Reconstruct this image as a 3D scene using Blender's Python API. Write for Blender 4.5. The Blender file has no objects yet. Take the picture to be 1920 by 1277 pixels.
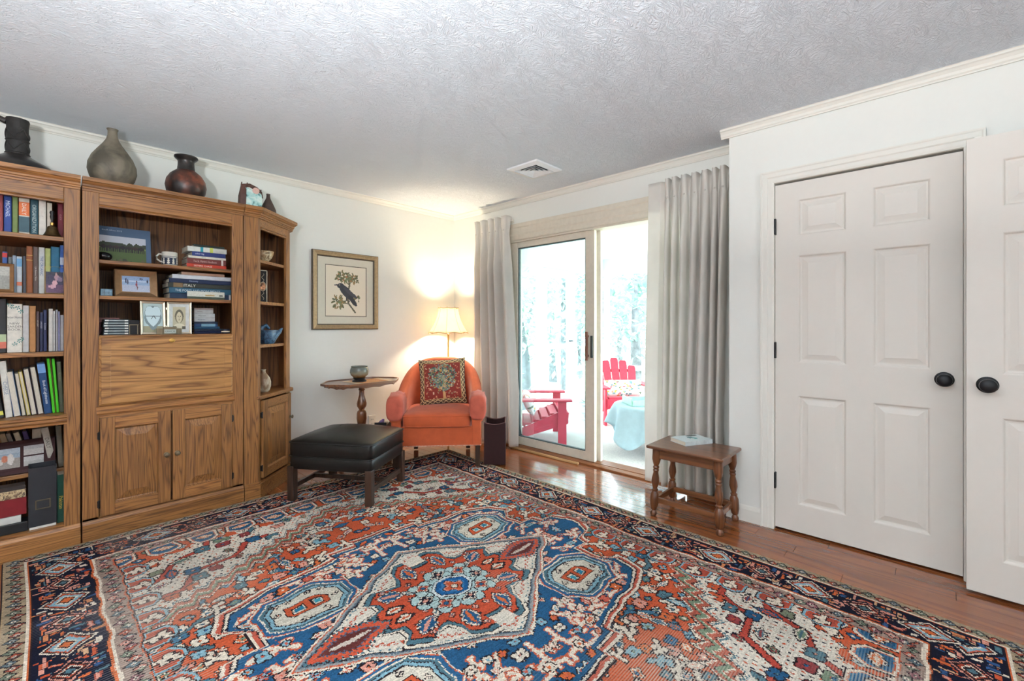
import bpy, bmesh, math, random
import numpy as np
from mathutils import Matrix, Vector
random.seed(7); RNG = np.random.default_rng(11)
PI = math.pi
sc = bpy.context.scene
COL = sc.collection

# ------------------------------------------------------------------ camera, world, lights, exposure
F_PX, CX, CY, CAM_H, YAW = 845.0, 960.0, 609.0, 1.21, math.radians(43.05)
cam = bpy.data.cameras.new('camera'); cam.sensor_width = 36.0; cam.sensor_fit = 'HORIZONTAL'
cam.lens = F_PX / 1920 * 36.0; cam.shift_y = -(1277 / 2 - CY) / 1920; cam.clip_start = 0.02
co = bpy.data.objects.new('camera', cam); COL.objects.link(co)
co.location = (0, 0, CAM_H); co.rotation_euler = (PI / 2, 0, -(PI / 2 - YAW)); sc.camera = co
vs = sc.view_settings
vs.view_transform = 'Standard'; vs.look = 'None'; vs.gamma = 1.0; vs.use_curve_mapping = False
vs.exposure = 0.18
w = bpy.data.worlds.new('sky'); sc.world = w; w.use_nodes = True
bg = w.node_tree.nodes['Background']; bg.inputs[0].default_value = (0.80, 0.93, 1.0, 1); bg.inputs[1].default_value = 8.5

def area(name, loc, rot, sx, sy, power, col=(1, 1, 1)):
    l = bpy.data.lights.new(name, 'AREA'); l.shape = 'RECTANGLE'; l.size = sx; l.size_y = sy
    l.energy = power; l.color = col
    o = bpy.data.objects.new(name, l); COL.objects.link(o); o.location = loc; o.rotation_euler = rot
    return o
# openings that daylight comes in by: two windows added unseen behind the camera and the sliding door
for nm, loc, rot, sx, sy in (('added_window_near_portal', (-2.36, -0.60, 1.5), (0, -PI / 2, 0), 0.8, 0.9), ('added_window_back_portal', (0.50, -2.46, 1.5), (PI / 2, 0, 0), 0.9, 0.8), ('slider_portal', (3.43, 1.73, 1.04), (0, PI / 2, 0), 2.0, 2.8)):
    area(nm, loc, rot, sx, sy, 1).data.cycles.is_portal = True

def at(px, py, x=None, y=None, z=None):
    """a point of the photograph, at a known wall, depth or height of the room, in metres"""
    r = (px - CX) / F_PX; u = (CY - py) / F_PX
    d = Vector((math.cos(YAW) + r * math.sin(YAW), math.sin(YAW) - r * math.cos(YAW), u))
    t = x / d.x if x is not None else y / d.y if y is not None else (z - CAM_H) / d.z
    return d * t + Vector((0, 0, CAM_H))
FD = Vector((math.cos(YAW), math.sin(YAW), 0)); RD = Vector((math.sin(YAW), -math.cos(YAW), 0))

# ------------------------------------------------------------------ colour and materials
def lin(c):
    c = np.asarray(c, float) / 255.0
    return np.where(c <= 0.04045, c / 12.92, ((c + 0.055) / 1.055) ** 2.4)
def L4(c): return tuple(float(v) for v in lin(c)) + (1.0,)
MATS = {}
def newmat(name):
    m = bpy.data.materials.new(name); m.use_nodes = True; MATS[name] = m
    nt = m.node_tree; return m, nt, nt.nodes['Principled BSDF'], nt.nodes.new, nt.links.new
def mat(name, col, rough=0.6, metal=0.0, vary=0.06, vscale=30.0, bump=0.0, bscale=200.0, coat=0.0, sheen=0.0, spec=0.35, stretch=None):
    """a plain surface with slight procedural mottling and grain"""
    if name in MATS: return MATS[name]
    m, nt, b, N, K = newmat(name)
    tc = N('ShaderNodeTexCoord'); src = tc.outputs['Object']
    if stretch:
        mp = N('ShaderNodeMapping'); mp.inputs['Scale'].default_value = stretch; K(src, mp.inputs[0]); src = mp.outputs[0]
    n = N('ShaderNodeTexNoise'); n.inputs['Scale'].default_value = vscale; n.inputs['Detail'].default_value = 4; K(src, n.inputs['Vector'])
    cr = N('ShaderNodeValToRGB'); c = lin(col)
    for i, k in ((0, 1 - vary * 2), (1, 1 + vary * 2)):
        cr.color_ramp.elements[i].color = tuple(float(min(1, v * k)) for v in c) + (1,)
        cr.color_ramp.elements[i].position = 0.3 + 0.4 * i
    K(n.outputs['Fac'], cr.inputs[0]); K(cr.outputs[0], b.inputs['Base Color'])
    b.inputs['Roughness'].default_value = rough; b.inputs['Metallic'].default_value = metal
    b.inputs['Specular IOR Level'].default_value = spec
    if coat: b.inputs['Coat Weight'].default_value = coat; b.inputs['Coat Roughness'].default_value = 0.08
    if sheen: b.inputs['Sheen Weight'].default_value = sheen; b.inputs['Sheen Roughness'].default_value = 0.4
    if bump:
        n2 = N('ShaderNodeTexNoise'); n2.inputs['Scale'].default_value = bscale; n2.inputs['Detail'].default_value = 3; K(src, n2.inputs['Vector'])
        bp = N('ShaderNodeBump'); bp.inputs['Strength'].default_value = bump; bp.inputs['Distance'].default_value = 0.004
        K(n2.outputs['Fac'], bp.inputs['Height']); K(bp.outputs[0], b.inputs['Normal'])
    return m
def wood(name, light, dark, axis='Z', rough=0.4, freq=9.0, contrast=1.0, pores=0.5, coat=0.0, along=0.07):
    """oak and other woods: cathedral bands stretched along the grain, fine pores, a shift for every piece"""
    m, nt, b, N, K = newmat(name)
    tc = N('ShaderNodeTexCoord'); oi = N('ShaderNodeObjectInfo')
    ad = N('ShaderNodeVectorMath'); ad.operation = 'MULTIPLY_ADD'
    cb = N('ShaderNodeCombineXYZ')
    for i in range(3): K(oi.outputs['Random'], cb.inputs[i])
    ad.inputs[1].default_value = (7.3, 5.1, 3.7); K(cb.outputs[0], ad.inputs[0]); K(tc.outputs['Object'], ad.inputs[2])
    s = {'X': (along, 1, 1), 'Y': (1, along, 1), 'Z': (1, 1, along)}[axis]
    mp = N('ShaderNodeMapping'); mp.inputs['Scale'].default_value = s; K(ad.outputs[0], mp.inputs[0])
    n1 = N('ShaderNodeTexNoise'); n1.inputs['Scale'].default_value = freq * 0.55; n1.inputs['Detail'].default_value = 1.5; K(mp.outputs[0], n1.inputs['Vector'])
    mu = N('ShaderNodeMath'); mu.operation = 'MULTIPLY'; mu.inputs[1].default_value = 13.0; K(n1.outputs['Fac'], mu.inputs[0])
    fr = N('ShaderNodeMath'); fr.operation = 'PINGPONG'; fr.inputs[1].default_value = 0.5; K(mu.outputs[0], fr.inputs[0])
    cr = N('ShaderNodeValToRGB'); e = cr.color_ramp.elements
    mid = [(a * 0.55 + c * 0.45) for a, c in zip(light, dark)]
    e[0].position = 0.02; e[0].color = L4([d + (l - d) * (1 - contrast) for l, d in zip(light, dark)])
    e[1].position = 0.30; e[1].color = L4(light)
    q = e.new(0.10); q.color = L4(mid)
    K(fr.outputs[0], cr.inputs[0])
    s2 = {'X': (6, 320, 320), 'Y': (320, 6, 320), 'Z': (320, 320, 6)}[axis]
    mp2 = N('ShaderNodeMapping'); mp2.inputs['Scale'].default_value = s2; K(ad.outputs[0], mp2.inputs[0])
    n2 = N('ShaderNodeTexNoise'); n2.inputs['Scale'].default_value = 1.0; n2.inputs['Detail'].default_value = 2; K(mp2.outputs[0], n2.inputs['Vector'])
    cr2 = N('ShaderNodeValToRGB'); cr2.color_ramp.elements[0].position = 0.35; cr2.color_ramp.elements[1].position = 0.6
    cr2.color_ramp.elements[0].color = (1 - pores * 0.7,) * 3 + (1,); cr2.color_ramp.elements[1].color = (1, 1, 1, 1)
    K(n2.outputs['Fac'], cr2.inputs[0])
    mx = N('ShaderNodeMix'); mx.data_type = 'RGBA'; mx.blend_type = 'MULTIPLY'; mx.inputs[0].default_value = 1.0
    K(cr.outputs[0], mx.inputs[6]); K(cr2.outputs[0], mx.inputs[7])
    hs = N('ShaderNodeHueSaturation'); mr = N('ShaderNodeMapRange'); mr.inputs[3].default_value = 0.86; mr.inputs[4].default_value = 1.12
    K(oi.outputs['Random'], mr.inputs[0]); K(mr.outputs[0], hs.inputs['Value']); K(mx.outputs[2], hs.inputs['Color'])
    K(hs.outputs[0], b.inputs['Base Color'])
    b.inputs['Roughness'].default_value = rough
    if coat: b.inputs['Coat Weight'].default_value = coat; b.inputs['Coat Roughness'].default_value = 0.06
    bp = N('ShaderNodeBump'); bp.inputs['Strength'].default_value = 0.12; bp.inputs['Distance'].default_value = 0.002
    K(cr2.outputs[0], bp.inputs['Height']); K(bp.outputs[0], b.inputs['Normal'])
    return m
def printmat(name, rough=0.55, sheen=0.0, bump=0.0):
    m, nt, b, N, K = newmat(name)
    a = N('ShaderNodeAttribute'); a.attribute_name = 'Col'; K(a.outputs['Color'], b.inputs['Base Color'])
    b.inputs['Roughness'].default_value = rough
    if sheen: b.inputs['Sheen Weight'].default_value = sheen
    if bump:
        tc = N('ShaderNodeTexCoord'); n = N('ShaderNodeTexNoise'); n.inputs['Scale'].default_value = 260; n.inputs['Detail'].default_value = 3
        K(tc.outputs['Object'], n.inputs['Vector']); bp = N('ShaderNodeBump'); bp.inputs['Strength'].default_value = bump; bp.inputs['Distance'].default_value = 0.004
        K(n.outputs['Fac'], bp.inputs['Height']); K(bp.outputs[0], b.inputs['Normal'])
    return m
def glassmat(name, tint=(0.90, 0.97, 0.98), veil=0.008):
    m, nt, b, N, K = newmat(name)
    nt.nodes.remove(b); out = nt.nodes['Material Output']
    tr = N('ShaderNodeBsdfTransparent'); tr.inputs[0].default_value = tint + (1,)
    gl = N('ShaderNodeBsdfGlossy'); gl.inputs['Roughness'].default_value = 0.02
    fr = N('ShaderNodeFresnel'); fr.inputs[0].default_value = 1.45
    mx = N('ShaderNodeMixShader'); K(fr.outputs[0], mx.inputs[0]); K(tr.outputs[0], mx.inputs[1]); K(gl.outputs[0], mx.inputs[2])
    ts = N('ShaderNodeBsdfTranslucent'); ts.inputs[0].default_value = (.72, .86, 1.0, 1); md = N('ShaderNodeMixShader'); md.inputs[0].default_value = veil   # bluish veil mixed into the pane to stand for its reflections
    K(mx.outputs[0], md.inputs[1]); K(ts.outputs[0], md.inputs[2]); K(md.outputs[0], out.inputs[0]); return m
def clothmat(name, col, trans=0.35, bump=0.15, vscale=18.0):
    m, nt, b, N, K = newmat(name)
    nt.nodes.remove(b); out = nt.nodes['Material Output']
    tc = N('ShaderNodeTexCoord'); n = N('ShaderNodeTexNoise'); n.inputs['Scale'].default_value = vscale; n.inputs['Detail'].default_value = 5; K(tc.outputs['Object'], n.inputs['Vector'])
    cr = N('ShaderNodeValToRGB'); c = lin(col)
    for i, k in ((0, 0.965), (1, 1.03)): cr.color_ramp.elements[i].color = tuple(float(min(1, v * k)) for v in c) + (1,); cr.color_ramp.elements[i].position = .35 + .3 * i
    K(n.outputs['Fac'], cr.inputs[0])
    d = N('ShaderNodeBsdfDiffuse'); t = N('ShaderNodeBsdfTranslucent'); K(cr.outputs[0], d.inputs[0]); K(cr.outputs[0], t.inputs[0])
    mx = N('ShaderNodeMixShader'); mx.inputs[0].default_value = trans; K(d.outputs[0], mx.inputs[1]); K(t.outputs[0], mx.inputs[2])
    K(mx.outputs[0], out.inputs[0])
    if bump:
        n2 = N('ShaderNodeTexNoise'); n2.inputs['Scale'].default_value = 60; n2.inputs['Detail'].default_value = 4; K(tc.outputs['Object'], n2.inputs['Vector'])
        bp = N('ShaderNodeBump'); bp.inputs['Strength'].default_value = bump; bp.inputs['Distance'].default_value = 0.01
        K(n2.outputs['Fac'], bp.inputs['Height']); K(bp.outputs[0], d.inputs['Normal'])
    return m
def emitmat(name, col, s):
    m, nt, b, N, K = newmat(name)
    b.inputs['Base Color'].default_value = L4(col); b.inputs['Emission Color'].default_value = L4(col); b.inputs['Emission Strength'].default_value = s
    return m

WALL = mat('wall_paint', (234, 234, 228), 0.85, vary=0.003, bump=0.02, bscale=160)
TRIM = mat('trim_paint', (231, 228, 219), 0.5, vary=0.004)
DOORP = mat('door_paint', (225, 219, 210), 0.45, vary=0.003)
SLIDE = mat('slider_paint', (222, 213, 196), 0.45, vary=0.02)
OAKV = wood('oak_upright', (154, 104, 56), (102, 63, 32), 'Z', 0.42, 34, 0.85, along=.055)
OAKH = wood('oak_lengthwise', (160, 108, 58), (106, 65, 33), 'X', 0.42, 34, 0.85, along=.055)
OAKD = wood('oak_back_panel', (142, 94, 51), (88, 53, 25), 'Z', 0.5, 20, 1.0, along=.055)
OAKF = wood('oak_desk_front', (182, 130, 74), (126, 82, 43), 'X', 0.38, 16, 1.0, along=.075)
CHERRY = wood('cherry_floor', (142, 78, 38), (108, 56, 27), 'Y', 0.14, 8, 0.6, 0.2, coat=0.4)
WALNUT = wood('walnut', (118, 70, 40), (76, 42, 24), 'Z', 0.32, 14, 0.7, 0.3, coat=0.3)
WALNUTX = wood('walnut_lengthwise', (124, 76, 44), (84, 48, 28), 'X', 0.28, 10, 0.7, 0.3, coat=0.3)
WALNUTY = wood('walnut_crosswise', (124, 76, 44), (84, 48, 28), 'Y', 0.28, 10, 0.7, 0.3, coat=0.3)
DARKW = wood('dark_wood', (62, 42, 30), (36, 24, 18), 'Z', 0.35, 14, 0.8, 0.3)
BLACKM = mat('black_metal', (30, 30, 32), 0.4, 0.3, 0.05)
BRASS = mat('brass', (190, 150, 80), 0.3, 0.9, 0.05)
PEWTER = mat('pewter', (120, 108, 88), 0.35, 0.8, 0.05)
VELVET = mat('velvet', (186, 84, 46), 0.8, 0, 0.05, 14, 0.12, 160, sheen=0.2)
VELVETC = mat('velvet_faded', (188, 90, 70), 0.8, 0, 0.07, 14, 0.15, 120, sheen=0.25)
LEATHER = mat('black_leather', (24, 21, 19), 0.34, 0, 0.1, 22, 0.10, 260, spec=0.3)
LEATHERB = mat('oxblood_leather', (46, 24, 24), 0.55, 0, 0.06, 40, 0.1, 220, spec=0.2)
CURTAIN = clothmat('curtain_cloth', (240, 236, 230), 0.34, .05, 5.0)
PAGES = mat('book_pages', (222, 212, 194), 0.85, 0, 0.05, 60, 0.3, 300, stretch=(8, 1, 1))
PRINT = printmat('printed')
RUGM = printmat('rug_wool', 1.0, 0.0, 0.35)
RUGM.node_tree.nodes['Principled BSDF'].inputs['Specular IOR Level'].default_value = 0.1
TAPEST = printmat('tapestry', 0.9, 0.1, 0.25)
GLASS = glassmat('pane_glass')
# ------------------------------------------------------------------ mesh building
class MB:
    def __init__(s): s.v = []; s.f = []; s.M = Matrix.Identity(4)
    def add(s, vs, fs):
        o = len(s.v); s.v += [tuple(s.M @ Vector(p)) for p in vs]; s.f += [tuple(o + i for i in f) for f in fs]; return s
    def box(s, x0, x1, y0, y1, z0, z1):
        x0, x1 = sorted((x0, x1)); y0, y1 = sorted((y0, y1)); z0, z1 = sorted((z0, z1))
        return s.add([(x0, y0, z0), (x1, y0, z0), (x1, y1, z0), (x0, y1, z0), (x0, y0, z1), (x1, y0, z1), (x1, y1, z1), (x0, y1, z1)],
                     [(0, 3, 2, 1), (4, 5, 6, 7), (0, 1, 5, 4), (1, 2, 6, 5), (2, 3, 7, 6), (3, 0, 4, 7)])
    def loft(s, rings, cap=True, close=True):
        n = len(rings[0]); vs = [p for r in rings for p in r]; fs = []
        for k in range(len(rings) - 1):
            for i in range(n if close else n - 1):
                j = (i + 1) % n; fs.append((k * n + i, k * n + j, (k + 1) * n + j, (k + 1) * n + i))
        if cap: fs.append(tuple(range(n - 1, -1, -1))); fs.append(tuple((len(rings) - 1) * n + i for i in range(n)))
        return s.add(vs, fs)
    def prism(s, poly, z0, z1): return s.loft([[(x, y, z0) for x, y in poly], [(x, y, z1) for x, y in poly]])
    def prof(s, profile, p0, p1, na, nb):
        p0, p1, na, nb = Vector(p0), Vector(p1), Vector(na), Vector(nb)
        return s.loft([[tuple(p + na * a + nb * b) for a, b in profile] for p in (p0, p1)])
    def lathe(s, pr, c=(0, 0), n=24, sx=1, sy=1, fn=None):
        rings = []
        for r, z in pr:
            ring = []
            for i in range(n):
                t = 2 * PI * i / n; k = fn(t, z) if fn else 1.0
                ring.append((c[0] + r * sx * k * math.cos(t), c[1] + r * sy * k * math.sin(t), z))
            rings.append(ring)
        return s.loft(rings)
    def tube(s, pts, r, n=8):
        pts = [Vector(p) for p in pts]; rings = []
        for i, p in enumerate(pts):
            t = (pts[min(i + 1, len(pts) - 1)] - pts[max(i - 1, 0)]).normalized()
            a = t.cross(Vector((0, 0, 1)))
            if a.length < 1e-3: a = t.cross(Vector((1, 0, 0)))
            a.normalize(); b = t.cross(a); rr = r[i] if isinstance(r, (list, tuple)) else r
            rings.append([tuple(p + a * rr * math.cos(2 * PI * k / n) + b * rr * math.sin(2 * PI * k / n)) for k in range(n)])
        return s.loft(rings)
    def rings(s, rr):
        """nested upright rectangles (x0,x1,z0,z1,y), closed on the last one"""
        return s.loft([[(a, y, c), (b, y, c), (b, y, d), (a, y, d)] for a, b, c, d, y in rr], cap=False).add(
            [(rr[-1][0], rr[-1][4], rr[-1][2]), (rr[-1][1], rr[-1][4], rr[-1][2]), (rr[-1][1], rr[-1][4], rr[-1][3]), (rr[-1][0], rr[-1][4], rr[-1][3])], [(0, 1, 2, 3)])
    def sphere(s, c, r, n=16, m=10, sz=1.0):
        return s.lathe_at(c, [(r * math.sin(PI * k / m) + 1e-5, -r * sz * math.cos(PI * k / m)) for k in range(m + 1)], n)
    def lathe_at(s, c, pr, n=24):
        M = s.M.copy(); s.M = M @ Matrix.Translation(c); s.lathe(pr, n=n); s.M = M; return s
    def grid(s, fn, nu, nv, wrap=False):
        vs = [fn(i / nu, j / nv) for j in range(nv + 1) for i in range(nu + 1)]
        fs = [(j * (nu + 1) + i, j * (nu + 1) + i + 1, (j + 1) * (nu + 1) + i + 1, (j + 1) * (nu + 1) + i) for j in range(nv) for i in range(nu)]
        return s.add(vs, fs)
    def cushion(s, x0, x1, y0, y1, z0, z1, e=0.28, n=40, m=20, dome=0.0):
        """rounded box, the top raised by dome in the middle"""
        cx, cy, cz = (x0 + x1) / 2, (y0 + y1) / 2, (z0 + z1) / 2; hx, hy, hz = (x1 - x0) / 2, (y1 - y0) / 2, (z1 - z0) / 2
        pw = lambda a: math.copysign(abs(a) ** e, a)
        rings = []
        for k in range(m + 1):
            p = -PI / 2 + PI * k / m; ring = []
            for i in range(n):
                t = 2 * PI * i / n; cp = max(1e-4, math.cos(p)) ** e
                X, Y = cp * pw(math.cos(t)), cp * pw(math.sin(t)); Z = pw(math.sin(p))
                dz = dome * max(0, 1 - X * X) * max(0, 1 - Y * Y) * (1 if Z > 0 else 0)
                ring.append((cx + hx * X, cy + hy * Y, cz + hz * Z + dz))
            rings.append(ring)
        return s.loft(rings)
    def build(s, name, m, parent=None, world=True, smooth=False, bevel=0.0, kind=None, label=None, solid=0.0, cols=None, mesh_only=False, angle=35):
        me = bpy.data.meshes.new(name); vs = s.v; loc = None
        if parent is None and not mesh_only:
            a = np.array(vs); loc = Vector((float(a[:, 0].min() + a[:, 0].max()) / 2, float(a[:, 1].min() + a[:, 1].max()) / 2, float(a[:, 2].min())))
            vs = [tuple(Vector(p) - loc) for p in vs]
        me.from_pydata(vs, [], s.f); me.materials.append(m)
        bm = bmesh.new(); bm.from_mesh(me); bmesh.ops.recalc_face_normals(bm, faces=bm.faces); bm.to_mesh(me); bm.free()
        if smooth:
            me.polygons.foreach_set('use_smooth', [True] * len(me.polygons)); me.set_sharp_from_angle(angle=math.radians(angle))
        me.update()
        if mesh_only: return me
        o = link(name, me, parent, world)
        if loc is not None: o.location = loc
        if bevel:
            b = o.modifiers.new('bevel', 'BEVEL'); b.width = bevel; b.segments = 2; b.limit_method = 'ANGLE'; b.angle_limit = math.radians(40)
        if solid:
            b = o.modifiers.new('thickness', 'SOLIDIFY'); b.thickness = solid; b.offset = 0
        if kind: o['kind'] = kind
        if label: o['label'] = label
        return o
PW = {}
def link(name, data, parent=None, world=True):
    o = bpy.data.objects.new(name, data); COL.objects.link(o)
    if parent is not None:
        o.parent = parent
        if world and parent.name in PW: o.matrix_parent_inverse = PW[parent.name].inverted()
    return o
def tag(o, label, cat, group=None):
    o['label'] = label; o['category'] = cat
    if group: o['group'] = group
    return o
def thing(name, label, cat, loc=(0, 0, 0), rz=0.0, group=None, kind=None):
    o = bpy.data.objects.new(name, None); COL.objects.link(o); o.empty_display_size = 0.05
    o.location = loc; o.rotation_euler = (0, 0, rz)
    PW[o.name] = Matrix.Translation(loc) @ Matrix.Rotation(rz, 4, 'Z')
    tag(o, label, cat, group)
    if kind: o['kind'] = kind
    return o
def struct(o, label=None):
    o['kind'] = 'structure'
    if label: o['label'] = label
    return o
def boxes(name, m, parent, *bs, **k):
    b = MB()
    for q in bs: b.box(*q)
    return b.build(name, m, parent, **k)
def colour_faces(me, cols):
    """one colour to a face; cols is (faces, 3) in sRGB 0..255"""
    a = me.attributes.new('Col', 'FLOAT_COLOR', 'FACE'); n = len(me.polygons)
    c = np.ones((n, 4), np.float32); c[:, :3] = lin(cols.reshape(-1, 3)[:n]); a.data.foreach_set('color', c.ravel())
def picture(name, parent, M, wd, ht, img, m=None, bulge=None, world=False):
    """a print: img is (rows from the bottom, columns, 3); M places its lower-left corner, x right, z up, facing -y"""
    ny, nx = img.shape[:2]; b = MB(); b.M = M
    b.grid(lambda u, v: (u * wd, bulge(u, v) if bulge else 0.0, v * ht), nx, ny)
    me = bpy.data.meshes.new(name); me.from_pydata(b.v, [], b.f); me.materials.append(m or PRINT)
    colour_faces(me, img); me.update()
    if bulge: me.polygons.foreach_set('use_smooth', [True] * len(me.polygons))
    return link(name, me, parent, world)
def blend(img, mask, col, a=1.0):
    k = (np.clip(mask, 0, 1) * a)[..., None]; return img * (1 - k) + np.array(col, float) * k
def uv(nx, ny):
    return np.meshgrid((np.arange(nx) + .5) / nx, (np.arange(ny) + .5) / ny)
def vnoise(nx, ny, gx, gy, rng=RNG):
    g = rng.random((gy + 2, gx + 2)); x = np.linspace(0, gx, nx); y = np.linspace(0, gy, ny)
    xi, yi = x.astype(int), y.astype(int); fx, fy = x - xi, y - yi
    a = g[np.ix_(yi, xi)]; b = g[np.ix_(yi, xi + 1)]; c = g[np.ix_(yi + 1, xi)]; d = g[np.ix_(yi + 1, xi + 1)]
    return (a * (1 - fx) + b * fx) * (1 - fy)[:, None] + (c * (1 - fx) + d * fx) * fy[:, None]
def inpoly(X, Y, P):
    r = np.zeros(X.shape, bool); n = len(P)
    for i in range(n):
        x0, y0 = P[i]; x1, y1 = P[(i + 1) % n]
        if y0 == y1: continue
        c = (y0 > Y) != (y1 > Y); r ^= c & (X < (x1 - x0) * (Y - y0) / (y1 - y0) + x0)
    return r
def writing(name, body, h, m, parent, M, maxw=None, world=False):
    """raised lettering: x right, y up, z out of the surface, centred on M's origin"""
    cu = bpy.data.curves.new('t', 'FONT'); cu.body = body; cu.size = 1.0; cu.align_x = 'CENTER'; cu.align_y = 'CENTER'; cu.resolution_u = 2
    o = bpy.data.objects.new('t', cu); COL.objects.link(o)
    dg = bpy.context.evaluated_depsgraph_get(); me = bpy.data.meshes.new_from_object(o.evaluated_get(dg))
    bpy.data.objects.remove(o); bpy.data.curves.remove(cu)
    a = np.array([v.co[:] for v in me.vertices]); wd = np.ptp(a[:, 0]); hh = np.ptp(a[:, 1]); cx, cy = (a[:, 0].max() + a[:, 0].min()) / 2, (a[:, 1].max() + a[:, 1].min()) / 2
    s = h / hh; sx = min(s, maxw / wd) if maxw else s
    me.transform(M @ Matrix.Diagonal((sx, s, 1, 1)) @ Matrix.Translation((-cx, -cy, 0)))
    me.name = name; me.materials.clear(); me.materials.append(m)
    return link(name, me, parent, world)
def basis(o, x, y):
    x, y = Vector(x).normalized(), Vector(y).normalized(); z = x.cross(y)
    return Matrix(((x.x, y.x, z.x, o[0]), (x.y, y.y, z.y, o[1]), (x.z, y.z, z.z, o[2]), (0, 0, 0, 1)))

# ------------------------------------------------------------------ the room
XS, YL, XC, YC, CEIL = 3.30, 3.98, 3.02, 0.942, 2.44          # slider wall, bookcase wall, closet wall, its corner, ceiling
X0, Y0 = -2.30, -2.40
def ceiling_mat():
    m, nt, b, N, K = newmat('stomped_ceiling')
    tc = N('ShaderNodeTexCoord')
    n0 = N('ShaderNodeTexNoise'); n0.inputs['Scale'].default_value = 5; n0.inputs['Detail'].default_value = 2; K(tc.outputs['Object'], n0.inputs['Vector'])
    mxv = N('ShaderNodeMix'); mxv.data_type = 'VECTOR'; mxv.inputs[0].default_value = 0.12; K(tc.outputs['Object'], mxv.inputs[4]); K(n0.outputs['Color'], mxv.inputs[5])
    mp = N('ShaderNodeMapping'); mp.inputs['Rotation'].default_value = (0, 0, 0.5); mp.inputs['Scale'].default_value = (1.0, 2.2, 1); K(mxv.outputs[1], mp.inputs[0])
    n1 = N('ShaderNodeTexNoise'); n1.inputs['Scale'].default_value = 17; n1.inputs['Detail'].default_value = 5; n1.inputs['Roughness'].default_value = 0.6; n1.inputs['Distortion'].default_value = 1.6; K(mp.outputs[0], n1.inputs['Vector'])
    pp = N('ShaderNodeMath'); pp.operation = 'PINGPONG'; pp.inputs[1].default_value = 0.12; K(n1.outputs['Fac'], pp.inputs[0])
    bp = N('ShaderNodeBump'); bp.inputs['Strength'].default_value = 0.6; bp.inputs['Distance'].default_value = 0.05
    K(pp.outputs[0], bp.inputs['Height']); K(bp.outputs[0], b.inputs['Normal'])
    b.inputs['Base Color'].default_value = L4((226, 233, 241)); b.inputs['Roughness'].default_value = 0.9
    return m
CEILM = ceiling_mat()
struct(boxes('ceiling', CEILM, None, (X0 - .1, 3.46, Y0 - .1, 4.08, CEIL, CEIL + .1)), 'white ceiling with stomped plaster texture')
fl = struct(boxes('floor', CHERRY, None, (X0 - .1, 1.0, Y0 - .1, 4.08, -.05, 0), (1.0, 3.42, Y0 - .1, 4.08, -.05, -.011)), 'glossy reddish cherry plank floor')
PW['floor'] = Matrix.Translation(fl.location)
pl_mesh = {}
for Lk in (0.62, 0.86, 1.08, 1.34, 1.6):
    b = MB(); wv = 0.0842
    b.loft([[(0.0002, 0.0002, -.011), (wv, 0.0002, -.011), (wv, Lk - .0004, -.011), (.0002, Lk - .0004, -.011)], [(0.0002, 0.0002, -.0012), (wv, .0002, -.0012), (wv, Lk - .0004, -.0012), (.0002, Lk - .0004, -.0012)],
            [(0.0012, 0.0012, 0), (wv - .001, .0012, 0), (wv - .001, Lk - .0014, 0), (.0012, Lk - .0014, 0)]])
    pl_mesh[Lk] = b.build('plank', CHERRY, mesh_only=True)
for r in range(28):
    x = 1.0 + r * 0.0845; y = Y0 - random.random() * 0.9
    while y < 3.95:
        k = random.choice(list(pl_mesh)); o = link('plank', pl_mesh[k], fl)
        o.matrix_parent_inverse = PW['floor'].inverted(); o.location = (x, y, 0)
        y += k
struct(boxes('wall_left', WALL, None, (X0 - .1, 3.46, YL, YL + .1, 0, CEIL)), 'off-white wall behind the bookcases')
SY0, SY1, SZ = 1.30, 3.14, 2.05                               # slider opening
struct(boxes('wall_right', WALL, None, (XS, XS + .14, SY1, YL, 0, CEIL), (XS, XS + .14, SY0, SY1, SZ, CEIL), (XS, XS + .14, YC - .12, SY0, 0, CEIL)), 'off-white wall around the sliding door')
DY0, DY1, DZ = -0.110, 0.692, 2.05
struct(boxes('wall_closet', WALL, None, (XC, XC + .12, DY1, YC, 0, CEIL), (XC, XC + .12, DY0, DY1, DZ, CEIL), (XC, XC + .12, Y0, DY0, 0, CEIL), (XC + .12, XS, YC - .1, YC, 0, CEIL),
             (XC + .30, XC + .34, DY0 - .1, DY1 + .1, 0, CEIL), (XC + .12, XC + .3, DY0 - .08, DY0 - .04, 0, CEIL), (XC + .12, XC + .3, DY1 + .04, DY1 + .08, 0, CEIL)), 'off-white closet wall with the door')
struct(boxes('wall_back', WALL, None, (X0, XC, Y0 - .1, Y0, 0, 1.1), (X0, XC, Y0 - .1, Y0, 1.9, CEIL), (X0, .05, Y0 - .1, Y0, 1.1, 1.9), (.95, XC, Y0 - .1, Y0, 1.1, 1.9)), 'off-white wall behind the camera')
struct(boxes('wall_near', WALL, None, (X0 - .1, X0, Y0, YL, 0, 1.1), (X0 - .1, X0, Y0, YL, 1.9, CEIL), (X0 - .1, X0, Y0, -1.05, 1.1, 1.9), (X0 - .1, X0, -.15, YL, 1.1, 1.9)), 'off-white wall left of the camera')
for nm, xa in (('added_window_1', 0), ('added_window_2', 1)):  # added out of view to let fill daylight into the room
    b = MB()
    for a in (0, .43, .86):
        if xa == 0: b.box(X0 - .06, X0 + .01, -1.05 + a, -1.01 + a, 1.1, 1.9)
        else: b.box(.05 + a, .09 + a, Y0 - .06, Y0 + .01, 1.1, 1.9)
    for z in (1.1, 1.48, 1.86):
        if xa == 0: b.box(X0 - .06, X0 + .01, -1.01, -.19, z, z + .04)
        else: b.box(.09, .91, Y0 - .06, Y0 + .01, z, z + .04)
    struct(b.build(nm, TRIM, None), 'white frame of an added fill-light window behind the camera')
CROWN = [(0, 0), (.004, -.052), (.010, -.052), (.012, -.046), (.018, -.040), (.022, -.028), (.032, -.016), (.040, -.012), (.040, -.004), (.044, 0)]
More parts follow.
